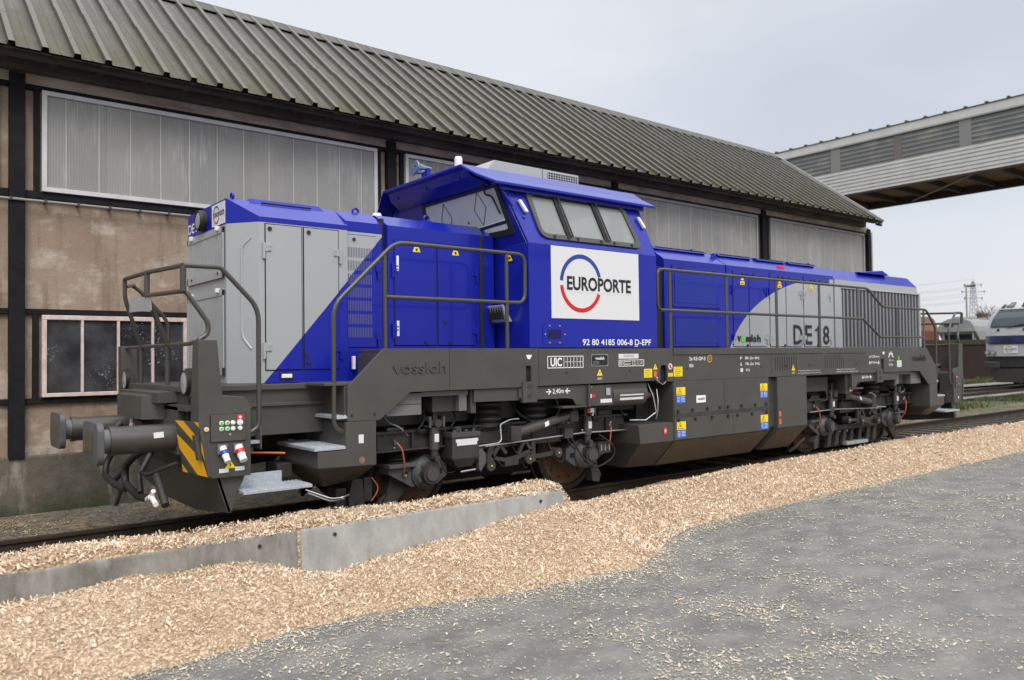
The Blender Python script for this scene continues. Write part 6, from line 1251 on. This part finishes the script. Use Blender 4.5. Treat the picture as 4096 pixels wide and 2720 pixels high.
def flakes(arrs, name, mk, label, cat):
    V_ = np.concatenate([a.reshape(-1, 3) for a in arrs]); n = len(V_)//6; b6 = np.arange(n)[:, None]*6
    F_ = np.concatenate([b6+np.array([0,2,3,1]), b6+np.array([2,4,5,3])]); return V_, F_
def npmesh(name, parts, mats):
    V_ = np.concatenate([p[0] for p in parts]); off = 0; F_ = []; MI = []
    for i, p in enumerate(parts): F_.append(p[1]+off); MI.append(np.full(len(p[1]), p[2])); off += len(p[0])
    F_ = np.concatenate(F_).astype(np.int32); MI = np.concatenate(MI).astype(np.int32); me = bpy.data.meshes.new(name)
    me.vertices.add(len(V_)); me.vertices.foreach_set('co', V_.astype(np.float32).ravel()); me.loops.add(F_.size); me.loops.foreach_set('vertex_index', F_.ravel()); me.polygons.add(len(F_)); me.polygons.foreach_set('loop_start', np.arange(0, F_.size, 4, dtype=np.int32)); me.polygons.foreach_set('loop_total', np.full(len(F_), 4, np.int32)); me.polygons.foreach_set('material_index', MI)
    for k in mats: me.materials.append(M(k))
    me.update(calc_edges=True); o = bpy.data.objects.new(name, me); COL.objects.link(o); return o
on = lambda a, b_: ((chip_h(a, b_) > -.115) & ~((a < 4.2) & (np.abs(b_+.785) < .012))).astype(float)
A_ = [scatter(3000, (-2.2, 6), (-2.3, -.4), on, .02, .045, .9, chip_h, .010), scatter(46000, (-2.2, 4.6), (-2.35, .1), on, .008, .025, .75, chip_h, .011), scatter(9000, (-2.2, 4.6), (-2.35, .1), on, .016, .034, .6, chip_h, .012), scatter(26000, (4.0, 9.5), (-2.0, .3), on, .014, .042, .7, chip_h, .012), scatter(14000, (9.5, 24), (-1.5, .35), on, .022, .06, .5, chip_h, .012),
      scatter(2600, (-1.4, 4.18), (-.80, -.68), on, .018, .05, .7, chip_h, .012)]
V_, F_ = flakes(A_, '', '', '', '')
bank = npmesh('wood_chip_bank', [(verts[0], q.reshape(-1, 4), 0), (V_, F_, 1)], ['chip_bed', 'wood_chip']); tag(bank, 'long heaped bank of pale wood chips between asphalt and track', 'wood chips', kind='stuff')
# flakes strewn over the asphalt, thinning away from the bank
flat = lambda a, b_: np.full_like(a, -.116)
def dens(a, b_):
    toe = np.interp(a, toe_x, toe_y); d = np.clip(toe-b_, 0, None); cl = np.clip(.55+.7*fbm(a, b_*1.6, 21, 1.5), .12, 1)*np.clip(.45+.9*fbm(a, b_, 23, 7.0), .06, 1)
    return np.where(b_ > toe+.05, 0, np.clip(np.exp(-d/.16)*.9+.55*cl*np.exp(-d/7.0), 0, 1))
A_ = [scatter(17000, (-2.2, 4), (-5.8, -1.7), dens, .006, .022, .12, flat, .003), scatter(4500, (-2.2, 5), (-5.8, -1.7), dens, .018, .036, .12, flat, .003), scatter(14000, (2, 10), (-5.8, -1.3), dens, .010, .034, .10, flat, .003), scatter(9000, (8, 26), (-5.5, -1.3), dens, .018, .05, .08, flat, .003)]
m = mat('pale_chip', (.5, .45, .35), .9); g = G(m); rnd = g.n('ShaderNodeNewGeometry').outputs['Random Per Island']; g.base(g.mix(rnd, (.40, .335, .24), (.66, .59, .46)))
V_, F_ = flakes(A_, '', '', '', ''); tag(npmesh('scattered_wood_chips', [(V_, F_, 0)], ['pale_chip']), 'loose wood chips strewn over the grey asphalt', 'wood chips', kind='stuff')
# old brown chips and stones between the rails, by the plinth and beside the far track
bed = lambda a, b_: np.full_like(a, -.172)
dn_ = lambda a, b_: np.clip(.25+.9*fbm(a, b_, 31, 1.6), .03, 1)
A_ = [scatter(9000, (-2.5, 2.0), (2.5, 4.7), dn_, .012, .04, .25, bed, .006), scatter(1500, (-2.5, 5), (.2, .7), dn_, .012, .04, .25, bed, .006), scatter(2600, (19, 34), (2.7, 4.3), dn_, .03, .08, .25, bed, .01), scatter(1400, (15, 26), (.4, .75), dn_, .03, .07, .25, bed, .01), scatter(1200, (0, 16), (.9, 2.2), dn_, .015, .05, .25, bed, .006)]
V_, F_ = flakes(A_, '', '', '', ''); tag(npmesh('old_wood_chips', [(V_, F_, 0)], ['old_chip']), 'weathered brown wood chips lying on the ballast along the rails', 'wood chips', kind='stuff')
mat('stone', (.22, .21, .19), .9, var=.2, bump=.3)
b = MB(); b.lathe([(-.03,.0),(-.03,.07),(.01,.085),(.04,.05),(.05,0)], (.62,.42,-.145), 'z', 'stone', n=9); tag(b.build('stone'), 'single pale stone on the dark ballast beside the left block', 'stone')
# ------------------------------------------------------------------ grass and weeds beside the right track
m = mat('grass_blade', (.07, .11, .025), .8); g = G(m); rnd = g.n('ShaderNodeNewGeometry').outputs['Random Per Island']; rp = g.n('ShaderNodeValToRGB', {0: rnd}); rp.color_ramp.elements[0].color = (.045, .065, .018, 1); rp.color_ramp.elements[1].color = (.20, .185, .085, 1); e_ = rp.color_ramp.elements.new(.6); e_.color = (.085, .105, .035, 1); g.base(rp.outputs[0])
def blades(n, xr, yr, dens, hmin, hmax, z0):
    x = np.empty(0); y = np.empty(0)
    while len(x) < n:
        a = rng.uniform(*xr, n); b_ = rng.uniform(*yr, n); k = rng.random(n) < dens(a, b_); x = np.concatenate([x, a[k]]); y = np.concatenate([y, b_[k]])
    x, y = x[:n], y[:n]; h = rng.uniform(hmin, hmax, n)*np.clip(.7+.5*fbm(x, y, 41, 1.2), .3, 1.5); th = rng.uniform(0, 2*np.pi, n); w = rng.uniform(.006, .022, n); lean = rng.normal(0, .35, (n, 2))*h[:, None]
    u = np.stack([np.cos(th), np.sin(th), np.zeros(n)], 1)*w[:, None]; P = np.stack([x, y, np.full(n, z0)], 1); m1 = P+np.concatenate([lean*.4, (h*.6)[:, None]], 1); t1 = P+np.concatenate([lean, h[:, None]], 1)
    o = np.empty((n, 6, 3)); o[:,0] = P-u; o[:,1] = P+u; o[:,2] = m1-u*.9; o[:,3] = m1+u*.9; o[:,4] = t1-u*.15; o[:,5] = t1+u*.15; return o
dg = lambda a, b_: np.clip(.2+1.2*fbm(a, b_, 51, .9), .02, 1)
A_ = [blades(8000, (26.5, 44), (4.5, 6.5), dg, .05, .26, -.2), blades(6000, (34, 60), (8.4, 10.6), dg, .05, .18, -.2), blades(4000, (40, 58), (12.7, 15.5), dg, .1, .5, -.2), blades(1500, (45, 70), (2.8, 5.5), dg, .1, .35, -.2)]
V_, F_ = flakes(A_, '', '', '', ''); tag(npmesh('grass', [(V_, F_, 0)], ['grass_blade']), 'rough green grass and weeds along the path beyond the track', 'grass', kind='stuff')
